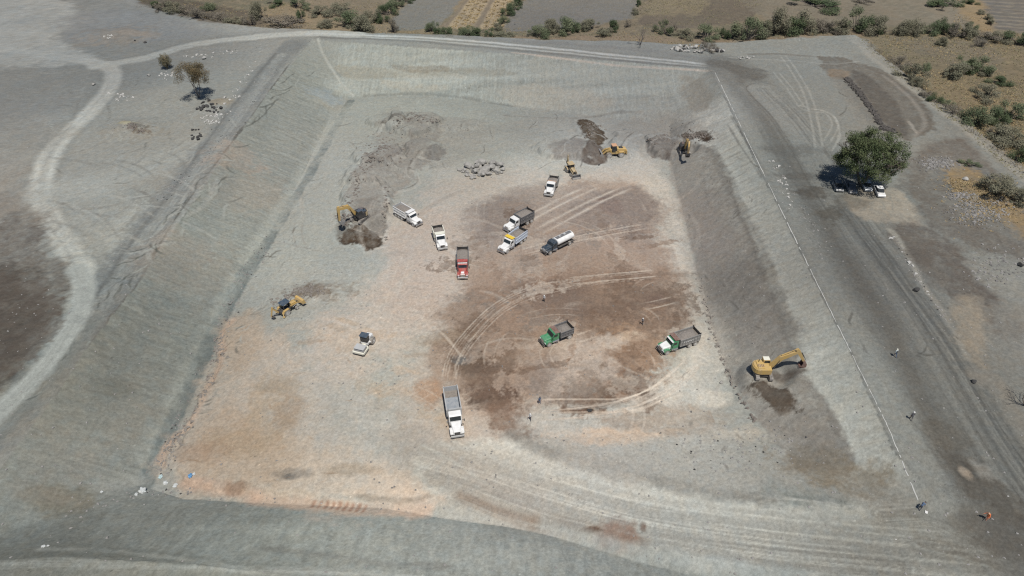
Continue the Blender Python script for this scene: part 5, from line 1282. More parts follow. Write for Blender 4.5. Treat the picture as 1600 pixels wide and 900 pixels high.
def person(label, c, rz, shirt, trousers, helmet=None, vest=None, pose='stand', hair=True):
    poses = dict(stand=dict(lean=0, stride=.06, bend=2, arms=((8, 18, 10), (-4, 14, 12))), walk=dict(lean=0, stride=.24, bend=5, arms=((-22, 5, 8), (24, 40, 8))),
                 bend=dict(lean=0, stride=.20, bend=52, arms=((14, 24, 6), (4, 30, 6)), crouch=.3), work=dict(lean=0, stride=.2, bend=28, arms=((30, 60, 35), (34, 58, 35)), crouch=.25))
    J, E, Rr = figure(poses[pose])
    names = list(J); idx = {n: i for i, n in enumerate(names)}
    me = bpy.data.meshes.new('person'); me.from_pydata([J[n] for n in names], [(idx[a], idx[b]) for a, b in E], [])
    o = bpy.data.objects.new('person', me); COLL.objects.link(o)
    sk = o.modifiers.new('skin', 'SKIN'); sk.use_smooth_shade = True
    for n in names:
        v = me.skin_vertices[0].data[idx[n]]; v.radius = (Rr[n], Rr[n]); v.use_root = (n == 'pelvis')
    sb = o.modifiers.new('sub', 'SUBSURF'); sb.levels = 1; sb.render_levels = 1
    dg = bpy.context.evaluated_depsgraph_get()
    new = bpy.data.meshes.new_from_object(o.evaluated_get(dg)); o.modifiers.clear(); o.data = new
    new.materials.clear()
    for m in (cloth(shirt), cloth(trousers), SKIN, M['black']): new.materials.append(m)
    neck = J['neck']; hipz = J['pelvis'].z + .03
    spn = (J['chest'] - J['pelvis']).normalized()
    for p in new.polygons:
        q = p.center; best = min(names, key=lambda n: (J[n] - q).length - Rr[n] * .5)
        k = 0
        if best in ('head', 'crown', 'nose', 'neck') or best[:4] == 'palm' or best[0] in 'fg' or best[:2] == 'th' or best[:3] == 'wri': k = 2
        elif best[:3] in ('hip', 'kne', 'ank') or (best == 'pelvis' and (q - J['pelvis']).dot(spn) < .05): k = 1
        elif best[:3] == 'toe': k = 3
        p.material_index = k; p.use_smooth = True
    hd = J['head']; up = (J['crown'] - J['head']).normalized()
    rotm = up.to_track_quat('Z', 'Y').to_matrix().to_4x4()
    if helmet:
        h = MB().lathe([(.02, .135), (.035, .145), (.05, .125), (.10, .115), (.14, .085), (.16, .03)], 16, 'z').xform(Matrix.Translation(hd + up * .02) @ rotm)
        h.build('hard_hat', M[helmet], o, smooth=True)
    else:
        h = MB().lathe([(.0, .098), (.05, .104), (.10, .095), (.135, .06), (.145, .01)], 14, 'z').xform(Matrix.Translation(hd + up * .0 - Vector((.015, 0, 0))) @ rotm)
        h.build('hair', M['black'], o, smooth=True)
    ey = MB()
    for s in (-1, 1):
        q = hd + Vector((.088, s * .034, .03)); ey.cyl(q, q + Vector((.008, 0, 0)), .012, seg=8)
    ey.build('eyes', M['black'], o)
    if vest:
        a, b = J['waist'] - spn * .05, J['neck0'] - spn * .02
        MB().cyl(a, a.lerp(b, .55), .165, .195, seg=14, cap=False).cyl(a.lerp(b, .55), b, .195, .13, seg=14, cap=False).build('vest', cloth(vest), o, smooth=True)
    tag(o, label, 'person', 'people on foot around the site')
    x, y = W(*c); o.location = (x, y, zat(x, y)); o.rotation_euler = (0, 0, rz)
    return o
DARK, NAVYC, DENIM, GREYC = (.025, .025, .03), (.02, .03, .06), (.05, .10, .19), (.22, .22, .23)
person('person in pale shirt and white helmet standing above the small green truck', (850,471.5), R(-90), (.55,.55,.55), DARK, 'white')
person('person in grey shirt and white helmet walking beyond the lettered green and white truck', (1003.5,507), R(-120), GREYC, DARK, 'white', pose='walk')
person('person in blue work clothes and no helmet on the pale floor', (843,630.5), R(-60), DENIM, DENIM, None)
person('person in white shirt and white helmet standing lowest on the pit floor', (828.5,656.5), R(-110), (.6,.6,.6), NAVYC, 'white', pose='walk')
person('person in dark vest and blue jeans walking on the haul road', (1397.5,557.5), R(100), (.55,.62,.62), DENIM, 'cream', vest=DARK, pose='walk')
person('person in dark grey clothes and white helmet leaning forward on the haul road', (1422.5,656), R(60), (.10,.10,.11), (.09,.09,.10), 'white', pose='walk')
person('person in blue shirt bending over the near end of the chalk line', (1436.5,796), R(30), DENIM, NAVYC, None, pose='bend')
person('person in orange work suit and pale helmet near the lower right corner', (1541,811), R(-160), (.62,.13,.03), (.55,.12,.03), 'peach', vest=(.75,.20,.05), pose='work')

def shovel():
    t = thing('shovel', 'shovel with a lime whitened blade on the ground beside the bending person', 'shovel')
    x, y = W(1447.5, 799); put(t, (x, y), R(58), .03)
    MB().cyl((0, 0, .03), (1.25, 0, .06), .022, seg=8).build('handle', M['rust'], t)
    MB().hexa([(-.42,-.16,.0),(.02,-.2,.02),(.02,.2,.02),(-.42,.16,.0),(-.42,-.15,.03),(.02,-.19,.07),(.02,.19,.07),(-.42,.15,.03)], .01).build('blade', M['white'], t)
shovel()

# ------------------------------------------------------------------ rocks
def rock_mesh(name, seed, m, flat=.65, sub=2):
    bm = bmesh.new(); bmesh.ops.create_icosphere(bm, subdivisions=sub, radius=.5)
    rnd = random.Random(seed); pl = [(Vector((rnd.uniform(-1, 1), rnd.uniform(-1, 1), rnd.uniform(-1, 1))).normalized(), rnd.uniform(.24, .4)) for _ in range(9)]
    for v in bm.verts:
        for n, d in pl:
            k = v.co.dot(n)
            if k > d: v.co -= n * (k - d)
        v.co += Vector((rnd.uniform(-1, 1), rnd.uniform(-1, 1), rnd.uniform(-1, 1))) * .02
        v.co.z *= flat
    me = bpy.data.meshes.new(name); bm.to_mesh(me); bm.free(); me.materials.append(m)
    return me
ROCKM = mat('pale_rock', (.43, .41, .375), .9, 0, .5, (.24, .23, .21), 2.0); DROCK = mat('dark_rock', (.022, .022, .022), .95, 0, .2, (.10, .095, .09), 2.0)
WROCK = mat('white_rock', (.46, .45, .42), .9, 0, .4, (.25, .24, .22), 2.0)
ROCKS = [rock_mesh('rock', 40 + k, ROCKM) for k in range(6)]; DROCKS = [rock_mesh('rock', 60 + k, DROCK) for k in range(4)]; WROCKS = [rock_mesh('rock', 70 + k, WROCK) for k in range(4)]
def rock(me, x, y, s, label, group=None, sink=.25, rnd=random, lift=0.0):
    o = bpy.data.objects.new('rock', me); COLL.objects.link(o)
    sx, sy, sz = s * rnd.uniform(.8, 1.25), s * rnd.uniform(.8, 1.25), s * rnd.uniform(.8, 1.2)
    o.scale = (sx, sy, sz); o.rotation_euler = (rnd.uniform(-.3, .3), rnd.uniform(-.3, .3), rnd.uniform(0, 6.28))
    o.location = (x, y, zat(x, y) + sz * (.33 - sink * .66) + lift)
    tag(o, label, 'rock', group); return o
rnd = random.Random(8)
# the heap of broken rock in the pit
big = [(733,262,2.3),(750,258,2.6),(758,268,3.0),(770,257,2.2),(782,260,2.6),(768,266,2.4),(742,270,2.0),(755,275,1.7),(730,272,1.5),(746,262,2.0),(775,268,2.0),(763,274,1.6),(738,265,1.6),(725,268,1.4),(786,266,1.6)]
for k, (x, y, s) in enumerate(big):
    wx, wy = W(x, y); rock(ROCKS[k % 6], wx, wy, s * 1.1, 'large pale slab of broken rock in the heap above the white trucks', 'large slabs in the heap of broken rock', .1, rnd, .1)
for k in range(48):
    a, r = rnd.uniform(0, 6.28), rnd.random() ** .6
    x, y = 752 + 37 * r * math.cos(a), 267 + 11.5 * r * math.sin(a) - (3 if math.cos(a) > 0 else -2)
    wx, wy = W(x, y); rock(ROCKS[k % 6], wx, wy, rnd.uniform(.8, 1.6), 'small pale broken rock scattered in the heap above the white trucks', 'small stones in the heap of broken rock', .2, rnd)
# the rocks dumped beside the far road
for k in range(56):
    u = rnd.random(); x = 1052 + 76 * u + rnd.gauss(0, 4); y = 76 + 5.0 * u + rnd.uniform(-6, 5) * math.sin(math.pi * min(1, .15 + u))
    wx, wy = W(x, y); dk = rnd.random()
    rock((WROCKS if dk < .55 else ROCKS if dk < .8 else DROCKS)[k % 4], wx, wy, rnd.uniform(.8, 1.9), 'pale rock in the heap dumped beside the far road' if dk < .8 else 'dark rock in the heap dumped beside the far road', 'pale rocks dumped beside the far road' if dk < .8 else 'dark rocks dumped beside the far road', .2, rnd)
for k in range(9):
    wx, wy = W(1154 + k * 2.8 + rnd.uniform(-2, 2), 90 + rnd.uniform(-3, 3)); rock(WROCKS[k % 4], wx, wy, rnd.uniform(.6, 1.3), 'pale rock in the small scatter right of the far rock heap', 'small scatter of rocks by the far road corner', .2, rnd)
# burnt black stumps and stones on the left
for k in range(30):
    x, y = [(318,160),(330,165),(338,172),(325,172),(312,172),(332,160),(320,168),(342,166),(327,155),(335,176)][k % 10]
    wx, wy = W(x + rnd.uniform(-4, 4), y + rnd.uniform(-4, 4)); rock(DROCKS[k % 4], wx, wy, rnd.uniform(.5, 1.3), 'black burnt lump in the cluster below the brown tree', 'black lumps below the brown tree', .15, rnd)
for k in range(14):
    wx, wy = W(306 + rnd.uniform(-7, 9), 211 + rnd.uniform(-9, 8)); rock(DROCKS[k % 4], wx, wy, rnd.uniform(.5, 1.2), 'black lump in the small cluster by the left crest', 'black lumps by the left crest', .15, rnd)
for x, y, s, me, lb in [(1430,454,1.5,DROCKS[0],'dark lump lying alone on the haul road above the walking person'), (1521,597,1.2,DROCKS[1],'dark flat stone at the right edge of the haul road'),
        (1593,415,1.7,DROCKS[2],'black lump at the right border of the photo beside a pale patch'), (1108,530,1.1,ROCKS[0],'round grey stone just right of the lettered truck'),
        (1127,598,1.0,ROCKS[1],'grey stone on the dark bank left of the right excavator'), (936,258,.9,DROCKS[3],'single dark stone in front of the wheel loader'),
        (319,92,2.0,WROCKS[0],'pale boulder between the two left trees and the far road'), (307,88,1.1,WROCKS[1],'small pale stone beside the pale boulder on the left land'),
        (147,133,1.6,ROCKS[2],'grey boulder at the bend of the left dirt road'), (227,67,1.3,DROCKS[0],'dark stone beside the upper left dirt road'),
        (211,64,1.0,DROCKS[1],'small dark stone on the low mound by the upper left road'), (1508,281,2.2,WROCKS[2],'white boulder in the dry grass left of the olive bush'),
        (921,642,1.1,DROCKS[2],'dark clod of soil at the end of a wheel rut on the floor'), (233,119,1.5,WROCKS[3],'pale stone left of the round bush on the left land'), (351,153,1.4,WROCKS[1],'white stone by the crest near the burnt cluster')]:
    wx, wy = W(x, y); rock(me, wx, wy, s * .8, lb, None, .2, rnd)

def scatter(name, m, spots, size, seed, stretch=1.0, kind='stuff', flat=.6):
    """loose stones nobody could count, as one object"""
    rnd = random.Random(seed); V_, F_ = [], []
    base = [(1,0,0),(-.5,.87,0),(-.5,-.87,0),(.45,.4,.75),(-.5,.2,.7),(.1,-.6,.8)]
    fs = [(0,1,3),(1,4,3),(1,2,4),(2,5,4),(2,0,5),(0,3,5),(3,4,5)]
    for x, y in spots:
        s = size * rnd.uniform(.45, 1.5) ** 1.5; a = rnd.uniform(0, 6.28); c_, s_ = math.cos(a), math.sin(a); z = zat(x, y); n = len(V_)
        for p in base:
            px_, py_ = p[0] * s * rnd.uniform(.7, 1.3), p[1] * s * rnd.uniform(.7, 1.3)
            V_.append((x + px_ * c_ - py_ * s_, y + px_ * s_ + py_ * c_, z - .03 + p[2] * s * flat * rnd.uniform(.7, 1.3)))
        F_ += [tuple(n + i for i in f) for f in fs]
    me = bpy.data.meshes.new(name); me.from_pydata(V_, [], F_); me.materials.append(m)
    o = bpy.data.objects.new(name, me); COLL.objects.link(o); o['kind'] = kind
    return o
def blob(px, py, rx, ry, n, rnd):
    out_ = []
    for _ in range(n):
        out_.append(W(px + rnd.gauss(0, rx * .5), py + rnd.gauss(0, ry * .5)))
    return out_
def along(px, n, w, rnd):
    out_ = []
    for _ in range(n):
        k = rnd.randrange(len(px) - 1); u = rnd.random()
        out_.append(W(px[k][0] + (px[k + 1][0] - px[k][0]) * u + rnd.gauss(0, w), px[k][1] + (px[k + 1][1] - px[k][1]) * u + rnd.gauss(0, w * .6)))
    return out_
rnd = random.Random(21)
sp = []
for _ in range(1500): sp.append(W(rnd.uniform(0, 1600), rnd.uniform(60, 900)))
sp += along([(425,105),(395,150),(350,215),(290,275),(250,310)], 420, 6, rnd) + along([(330,60),(400,70),(420,80)], 40, 5, rnd) + blob(330,185,26,20,120,rnd) + blob(200,200,40,14,90,rnd)
sp += along([(330,85),(345,80),(372,78)], 60, 3, rnd) + along([(1200,250),(1225,300),(1260,340),(1290,400)], 120, 7, rnd) + along([(1395,370),(1420,410),(1440,440),(1480,500)], 150, 4, rnd)
sp += along([(420,380),(390,420),(360,480),(345,530)], 220, 8, rnd) + along([(290,640),(265,700),(250,740)], 120, 8, rnd) + blob(1150,700,120,40,160,rnd) + blob(40,480,60,70,20,rnd) + along([(100,800),(220,770),(300,765)], 60, 6, rnd)
sp += along([(1200,61),(1260,56),(1335,55)], 70, 2, rnd) + along([(1340,58),(1440,142),(1500,190),(1600,275)], 90, 3, rnd) + blob(1060,200,40,20,90,rnd) + blob(700,200,90,20,120,rnd)
GRAV = mat('grey_stone', (.27, .26, .245), .95, 0, .5, (.16, .15, .14), 2.0)
scatter('gravel_stones', GRAV, sp, .15, 1); scatter('dark_gravel_stones', DROCK, sp[1500::5], .15, 2); scatter('pale_gravel_stones', WROCK, sp[2::9], .11, 3)
rnd = random.Random(23)
scatter('scattered_rubble', WROCK, along([(285,88),(330,85),(372,78)], 26, 3, rnd) + along([(400,98),(375,135),(345,180),(330,195)], 46, 4, rnd) + blob(330,182,14,9,30,rnd) + blob(262,118,24,6,30,rnd) + blob(190,150,16,8,20,rnd) + blob(170,58,10,4,14,rnd) + along([(1210,255),(1225,290),(1240,330)], 26, 5, rnd) + along([(1395,370),(1425,420),(1480,495)], 10, 3, rnd), .32, 8)
rnd = random.Random(22)
rb = blob(1465,255,28,11,520,rnd) + blob(1530,330,45,22,620,rnd) + blob(1500,305,22,6,180,rnd) + blob(1560,420,50,30,200,rnd)
scatter('rubble', GRAV, rb[::2], .24, 4); scatter('dark_rubble', mat('dull_stone', (.13, .125, .118), .95, 0, .4, (.2, .19, .18), 2.0), rb[1::2], .22, 5)
tr = along([(1322,122),(1336,138),(1352,158),(1368,180),(1380,200),(1398,208)], 620, 2.2, rnd)
scatter('trench_rubble', mat('trench_clod', (.045, .04, .035), .95, 0, .4, (.16, .145, .13), 2.0), tr, .42, 6, flat=.8)
cl = blob(480,455,26,9,160,rnd) + blob(540,345,12,14,130,rnd) + blob(600,230,30,25,160,rnd) + blob(1090,212,22,8,120,rnd) + blob(925,205,14,14,70,rnd) + along([(450,465),(435,470),(425,480)], 40, 4, rnd)
cl += blob(207,198,10,6,60,rnd) + blob(222,204,5,3,24,rnd); cl += along([(620,190),(650,182),(690,190)], 90, 6, rnd) + along([(585,240),(560,280),(545,320)], 110, 6, rnd) + along([(1012,225),(1030,212),(1060,225)], 60, 5, rnd) + along([(1092,430),(1110,510),(1140,590),(1180,660)], 120, 3, rnd) + along([(345,520),(340,565),(300,650),(262,705)], 160, 5, rnd) + along([(600,372),(602,330),(605,290)], 50, 3, rnd)
scatter('soil_clods', mat('soil_clod', (.13, .11, .095), .95, 0, .4, (.24, .22, .19), 2.0), cl, .28, 7)

# ------------------------------------------------------------------ litter
def bag(label, px, py, s, m, seed, cat='litter'):
    r_ = random.Random(seed); bm = bmesh.new(); bmesh.ops.create_icosphere(bm, subdivisions=3, radius=.5)
    for v in bm.verts:
        k = 1 + .35 * math.sin(v.co.x * 11 + seed) * math.cos(v.co.y * 9 + seed * 2) + r_.uniform(-.14, .14)
        v.co = Vector((v.co.x * k * 1.2, v.co.y * k, v.co.z * k * .45))
    me = bpy.data.meshes.new('plastic_bag'); bm.to_mesh(me); bm.free(); me.materials.append(m)
    o = bpy.data.objects.new('plastic_bag', me); COLL.objects.link(o)
    x, y = W(px, py); s *= .68; o.scale = (s, s, s); o.rotation_euler = (0, 0, r_.uniform(0, 6)); o.location = (x, y, zat(x, y) + .16 * s)
    tag(o, label, cat, 'litter at the near left corner of the pit')
BLUE, PALEB, WHT = mat('blue_plastic', (.03, .20, .42), .4, 0, .1), mat('pale_blue_plastic', (.38, .55, .58), .45, 0, .2), mat('white_plastic', (.50, .54, .54), .45, 0, .2)
bag('bright blue plastic sack on the pink soil at the near left corner', 297.5, 744, 1.0, BLUE, 1); bag('small white bag touching the blue sack', 303, 741, .7, WHT, 2)
bag('pale turquoise plastic bag at the tip of the pink soil', 251, 745.5, .9, PALEB, 3); bag('white bag right below the turquoise bag', 259, 755, 1.0, WHT, 4); bag('white crumpled bag on the pink edge right of the other bags', 274, 759, .9, WHT, 5)
bag('larger white bundle of plastic at the foot of the left bank', 223, 768, 1.5, WHT, 6); bag('small white scrap left of the white bundle', 213, 773, .7, WHT, 7); bag('lone white scrap further left along the corner fold', 159, 769, .6, WHT, 8)
bag('white scrap on the near bank at the lower left', 68, 854, .6, WHT, 9); bag('white scrap right of the lone one on the near bank', 75, 853, .4, WHT, 10)

# ------------------------------------------------------------------ vegetation
def leaf_mat(name, col, col2, scale=.5, trans=.15):
    m, n, l, b = new_mat(name)
    tc = n.new('ShaderNodeTexCoord'); nz = n.new('ShaderNodeTexNoise'); nz.inputs['Scale'].default_value = scale; nz.inputs['Detail'].default_value = 4
    oi = n.new('ShaderNodeObjectInfo'); ad = n.new('ShaderNodeVectorMath'); ad.operation = 'ADD'
    l.new(tc.outputs['Object'], ad.inputs[0]); l.new(oi.outputs['Location'], ad.inputs[1]); l.new(ad.outputs[0], nz.inputs['Vector'])
    mr = n.new('ShaderNodeMapRange'); mr.inputs['From Min'].default_value = .35; mr.inputs['From Max'].default_value = .65; l.new(nz.outputs['Fac'], mr.inputs['Value'])
    mx = n.new('ShaderNodeMix'); mx.data_type = 'RGBA'; mx.inputs[6].default_value = (*col, 1); mx.inputs[7].default_value = (*col2, 1)
    l.new(mr.outputs[0], mx.inputs[0]); l.new(mx.outputs[2], b.inputs['Base Color'])
    b.inputs['Roughness'].default_value = .7; b.inputs['Specular IOR Level'].default_value = .25
    b.inputs['Transmission Weight'].default_value = 0
    return m
LM = dict(green=leaf_mat('green_leaves', (.092, .118, .062), (.150, .168, .095)), olive=leaf_mat('olive_leaves', (.150, .148, .098), (.195, .182, .125)),
          dark=leaf_mat('dark_leaves', (.052, .078, .036), (.085, .108, .052)), grey=leaf_mat('grey_twigs_leaves', (.15, .135, .105), (.20, .175, .135)),
          brown=leaf_mat('brown_leaves', (.14, .10, .05), (.115, .10, .055)), straw=leaf_mat('dry_straw', (.34, .26, .135), (.27, .205, .11), .4), weed=leaf_mat('dry_weeds', (.25, .215, .12), (.18, .17, .085), .4))
BARK = mat('bark', (.10, .08, .06), .9, 0, .4, (.16, .14, .12), 4.0); GBARK = mat('grey_bark', (.17, .145, .13), .9, 0, .4, (.10, .085, .08), 4.0)

def quads(name, items, m):
    """leaf-sized faces: (centre, size, normal)"""
    rnd = random.Random(len(items)); n = len(items)
    V_ = np.empty((n * 4, 3), np.float32)
    for i, (c_, s, nn) in enumerate(items):
        u = nn.orthogonal().normalized(); w = nn.cross(u); a = rnd.uniform(0, 3.14); ca, sa = math.cos(a), math.sin(a)
        u, w = u * ca + w * sa, w * ca - u * sa
        k = s * rnd.uniform(.55, .9)
        for q, (g, h) in enumerate(((-1, 0), (0, -.6), (1, 0), (0, .6))): V_[i * 4 + q] = c_ + u * (g * k) + w * (h * k)
    me = bpy.data.meshes.new(name); me.vertices.add(n * 4); me.vertices.foreach_set('co', V_.reshape(-1))
    me.loops.add(n * 4); me.loops.foreach_set('vertex_index', np.arange(n * 4, dtype=np.int32))
    me.polygons.add(n); me.polygons.foreach_set('loop_start', np.arange(0, n * 4, 4, dtype=np.int32)); me.polygons.foreach_set('loop_total', np.full(n, 4, np.int32))
    me.update(calc_edges=True); me.materials.append(m)
    return me
def branches(name, segs, m, seg=5):
    b = MB()
    for p, q, r0, r1 in segs: b.cyl(p, q, r0, r1, seg, False)
    me = bpy.data.meshes.new(name); b.bm.to_mesh(me); b.bm.free(); me.materials.append(m)
    return me
def rv(rnd): 
    while True:
        v = Vector((rnd.uniform(-1, 1), rnd.uniform(-1, 1), rnd.uniform(-1, 1)))
        if .05 < v.length < 1: return v
def bush_mesh(kind, seed, n=700, dens=1.0):
    """a bush one metre in radius: lobes of leaves on forked stems"""
    rnd = random.Random(seed); items = []; segs = []
    for k in range(rnd.randint(12, 18)):
        a = rnd.uniform(0, 6.28); r = rnd.uniform(.12, 1.0); c_ = Vector((r * math.cos(a), r * math.sin(a), rnd.uniform(.15, .85) * (1.15 - .55 * r)))
        lr = rnd.uniform(.14, .46)
        b0 = Vector((rnd.uniform(-.08, .08), rnd.uniform(-.08, .08), -.1)); md = b0.lerp(c_, .5) + Vector((0, 0, .08))
        segs += [(b0, md, .035, .022), (md, c_, .022, .008)]
        for _ in range(4):
            segs.append((c_.lerp(md, .3), c_ + rv(rnd) * lr, .010, .003))
        for _ in range(int(n / 6 * (lr / .4) ** 2 * dens)):
            v = rv(rnd).normalized() * lr * rnd.random() ** .4; v.z *= .75
            items.append((c_ + v, rnd.uniform(.026, .055), (v.normalized() * .5 + rv(rnd) + Vector((0, 0, .9))).normalized()))
    return quads('crown', items, LM[kind]), branches('stem', segs, BARK if kind != 'grey' else GBARK)
BM_ = {k: [bush_mesh(k, 100 + 7 * i + 31 * j, 4200 if k != 'grey' else 2200) for i in range(3)] for j, k in enumerate(('green', 'olive', 'dark', 'grey'))}
def bush(px, py, wpx, hpx, kind, label, group, seed, name='bush'):
    x, y = W(px, py); z = zat(x, y)
    d = Vector((x, y, z - CAM_H)).length; sc = FPX / (math.cos(math.atan2(px - 800, FPX)) * d) * 1.0
    al = math.atan2(CAM_H - z, y)
    rw = wpx / 2 / (FPX / (y * math.cos(R(PITCH)) + (CAM_H - z) * math.sin(R(PITCH))))
    pxm = FPX / (y * math.cos(R(PITCH)) + (CAM_H - z) * math.sin(R(PITCH)))
    hm = max(.5, (hpx / pxm - .5 * rw * math.sin(al)) / math.cos(al))
    t = thing(name, label, 'bush' if name == 'bush' else name, (x, y, z), random.Random(seed).uniform(0, 6.28), group)
    _s = random.Random(seed + 900).uniform(.95, 1.45); t.scale = (rw * _s, rw * 2.2 / _s * .55 + rw * .55, min(hm, rw * 2.2) * 1.0)
    cm, sm_ = BM_[kind][seed % 3]
    for nm, me in (('crown', cm), ('stem', sm_)):
        o = bpy.data.objects.new(nm, me); COLL.objects.link(o); o.parent = t
    return t
ORD = ['first', 'second', 'third', 'fourth', 'fifth', 'sixth', 'seventh', 'eighth', 'ninth', 'tenth', 'eleventh', 'twelfth', 'thirteenth', 'fourteenth', 'fifteenth', 'sixteenth', 'seventeenth', 'eighteenth', 'nineteenth', 'twentieth']
WORD = dict(green='green leafy bush', olive='pale olive bush', dark='dark green bush', grey='bare grey bush')
rows = {
    'along the verge at the top left': [(243,12,18,14,'dark'),(258,16,22,16,'grey'),(275,19,24,20,'olive'),(292,22,24,18,'grey'),(308,28,24,16,'grey'),(330,16,16,14,'green'),(333,29,24,14,'grey'),(348,33,26,14,'grey'),(366,36,24,13,'olive'),(394,39,22,26,'grey'),(404,30,22,28,'olive')],
    'beyond the verge left of the plowed field': [(428,7,24,12,'dark'),(442,41,48,22,'grey'),(472,30,16,30,'dark'),(466,10,30,16,'green'),(497,22,26,14,'olive'),(512,42,22,12,'olive'),(530,20,34,16,'olive'),(547,42,34,28,'green'),(566,49,32,24,'olive'),(593,32,22,18,'olive'),(574,26,16,10,'olive')],
    'in the diagonal hedge left of the grey field': [(603,24,22,22,'dark'),(612,14,18,16,'green'),(620,10,18,14,'green'),(630,4,18,12,'dark'),(640,-2,16,12,'dark'),(597,34,16,14,'dark')],
    'along the far road in front of the fields': [(614,50,20,22,'grey'),(675,49,16,22,'green'),(682,53,14,12,'dark'),(695,54,20,14,'dark'),(730,56,24,18,'green'),(745,56,20,16,'dark'),(766,57,14,14,'green'),(790,57,24,10,'olive'),(840,57,24,20,'green'),(862,50,24,20,'olive'),(885,49,28,26,'green'),(901,50,16,18,'dark'),(919,46,26,16,'olive'),(942,54,22,14,'olive'),(957,46,18,24,'dark'),(980,42,12,12,'grey')],
    'in the hedge right of the straw field': [(779,47,12,14,'olive'),(786,37,14,14,'green'),(793,25,16,16,'dark'),(800,16,16,16,'green'),(808,8,18,16,'dark'),(816,0,16,14,'dark')],
    'along the far road behind the bare tree': [(993,22,10,12,'olive'),(997,8,10,12,'dark'),(1037,53,20,22,'green'),(1052,48,10,12,'grey'),(1072,57,26,14,'olive'),(1103,60,34,24,'green'),(1136,59,18,20,'dark'),(1150,61,18,16,'olive'),(1166,62,34,40,'green'),(1186,56,30,30,'olive'),(1196,53,26,26,'dark')],
    'behind the pad at the top right': [(1212,52,36,38,'olive'),(1228,51,36,34,'dark'),(1250,51,34,34,'olive'),(1278,50,24,22,'grey'),(1292,50,22,18,'grey'),(1314,49,28,22,'olive'),(1337,46,34,34,'green'),(1353,52,26,22,'dark'),(1374,53,32,28,'olive')],
    'in the long hedge of the right field': [(1412,54,26,22,'olive'),(1428,54,24,26,'olive'),(1460,52,24,24,'green'),(1474,51,22,24,'dark'),(1491,57,20,28,'grey'),(1505,57,24,22,'olive'),(1516,50,16,16,'green'),(1535,61,32,16,'grey'),(1553,62,28,14,'olive'),(1590,69,34,24,'dark')],
    'standing free in the far right field': [(1268,10,56,16,'dark'),(1345,4,30,10,'grey'),(1474,12,40,16,'dark'),(1514,6,16,10,'dark'),(1533,22,10,8,'olive'),(1541,30,12,9,'olive'),(1546,38,10,8,'olive'),(1472,70,16,12,'olive'),(1532,73,18,12,'grey')],
    'in the dry grass right of the pad': [(1424,124,34,26,'olive'),(1444,110,18,14,'green'),(1405,104,22,18,'grey'),(1495,120,36,22,'olive'),(1508,108,30,22,'dark'),(1528,112,34,24,'green'),(1538,116,20,12,'olive'),(1563,131,24,16,'dark'),(1543,152,36,22,'olive'),(1432,134,16,14,'olive'),(1447,150,16,14,'grey'),(1460,158,16,14,'dark'),(1475,165,18,12,'green'),(1489,177,26,18,'grey'),(1524,194,34,34,'green'),(1556,190,30,24,'dark'),(1572,188,40,34,'green'),(1575,224,44,30,'olive'),(1560,212,26,18,'grey'),(1594,252,30,34,'dark')],
}
sd = 0
for place, lst in rows.items():
    lst = sorted(lst)
    byk = {}
    for e in lst: byk.setdefault(e[4], []).append(e)
    for e in lst:
        sd += 1; same = byk[e[4]]
        lb = '%s %s' % (WORD[e[4]], place) if len(same) == 1 else '%s %s from the left %s' % (ORD[same.index(e)], WORD[e[4]], place)
        bush(e[0], e[1], e[2], e[3], e[4], lb, 'bushes ' + place, sd)
bush(1552,298,44,34,'olive','wide olive bush among dry golden grass below the right pad edge','bushes near the dry grass patch',501)
bush(1590,318,34,26,'olive','olive bush at the right border beside the wide olive bush','bushes near the dry grass patch',502)
bush(1513,258,20,10,'green','small low green bush by the pale rubble','bushes near the dry grass patch',503)
def round_bush():
    x, y = W(261, 107); t = thing('bush', 'round brownish olive bush left of the brown tree on the left land', 'bush', (x, y, zat(x, y)))
    r_ = random.Random(6); items = []; segs = []
    for _ in range(6500):
        v = rv(r_).normalized(); q = r_.random() ** .33; k = .82 + .25 * math.sin(v.x * 7) * math.cos(v.y * 6 + v.z * 5)
        c_ = Vector((v.x * 2.3 * q * k, v.y * 2.3 * q * k, 2.5 + v.z * 2.5 * q * k))
        items.append((c_, r_.uniform(.07, .15), (v * .5 + rv(r_) + Vector((0, 0, .6))).normalized()))
    for k in range(14):
        a = r_.uniform(0, 6.28); segs.append((Vector((0, 0, -.1)), Vector((1.4 * math.cos(a), 1.4 * math.sin(a), 3.0 * r_.uniform(.6, 1.2))), .05, .015))
    for nm, me in (('crown', quads('crown', items, leaf_mat('dusty_leaves', (.11, .105, .06), (.16, .13, .075), .6))), ('stem', branches('stem', segs, BARK))):
        o = bpy.data.objects.new(nm, me); COLL.objects.link(o); o.parent = t
round_bush()
bush(1105,78,26,16,'grey','dry brown bush growing out of the far rock heap',None,505)

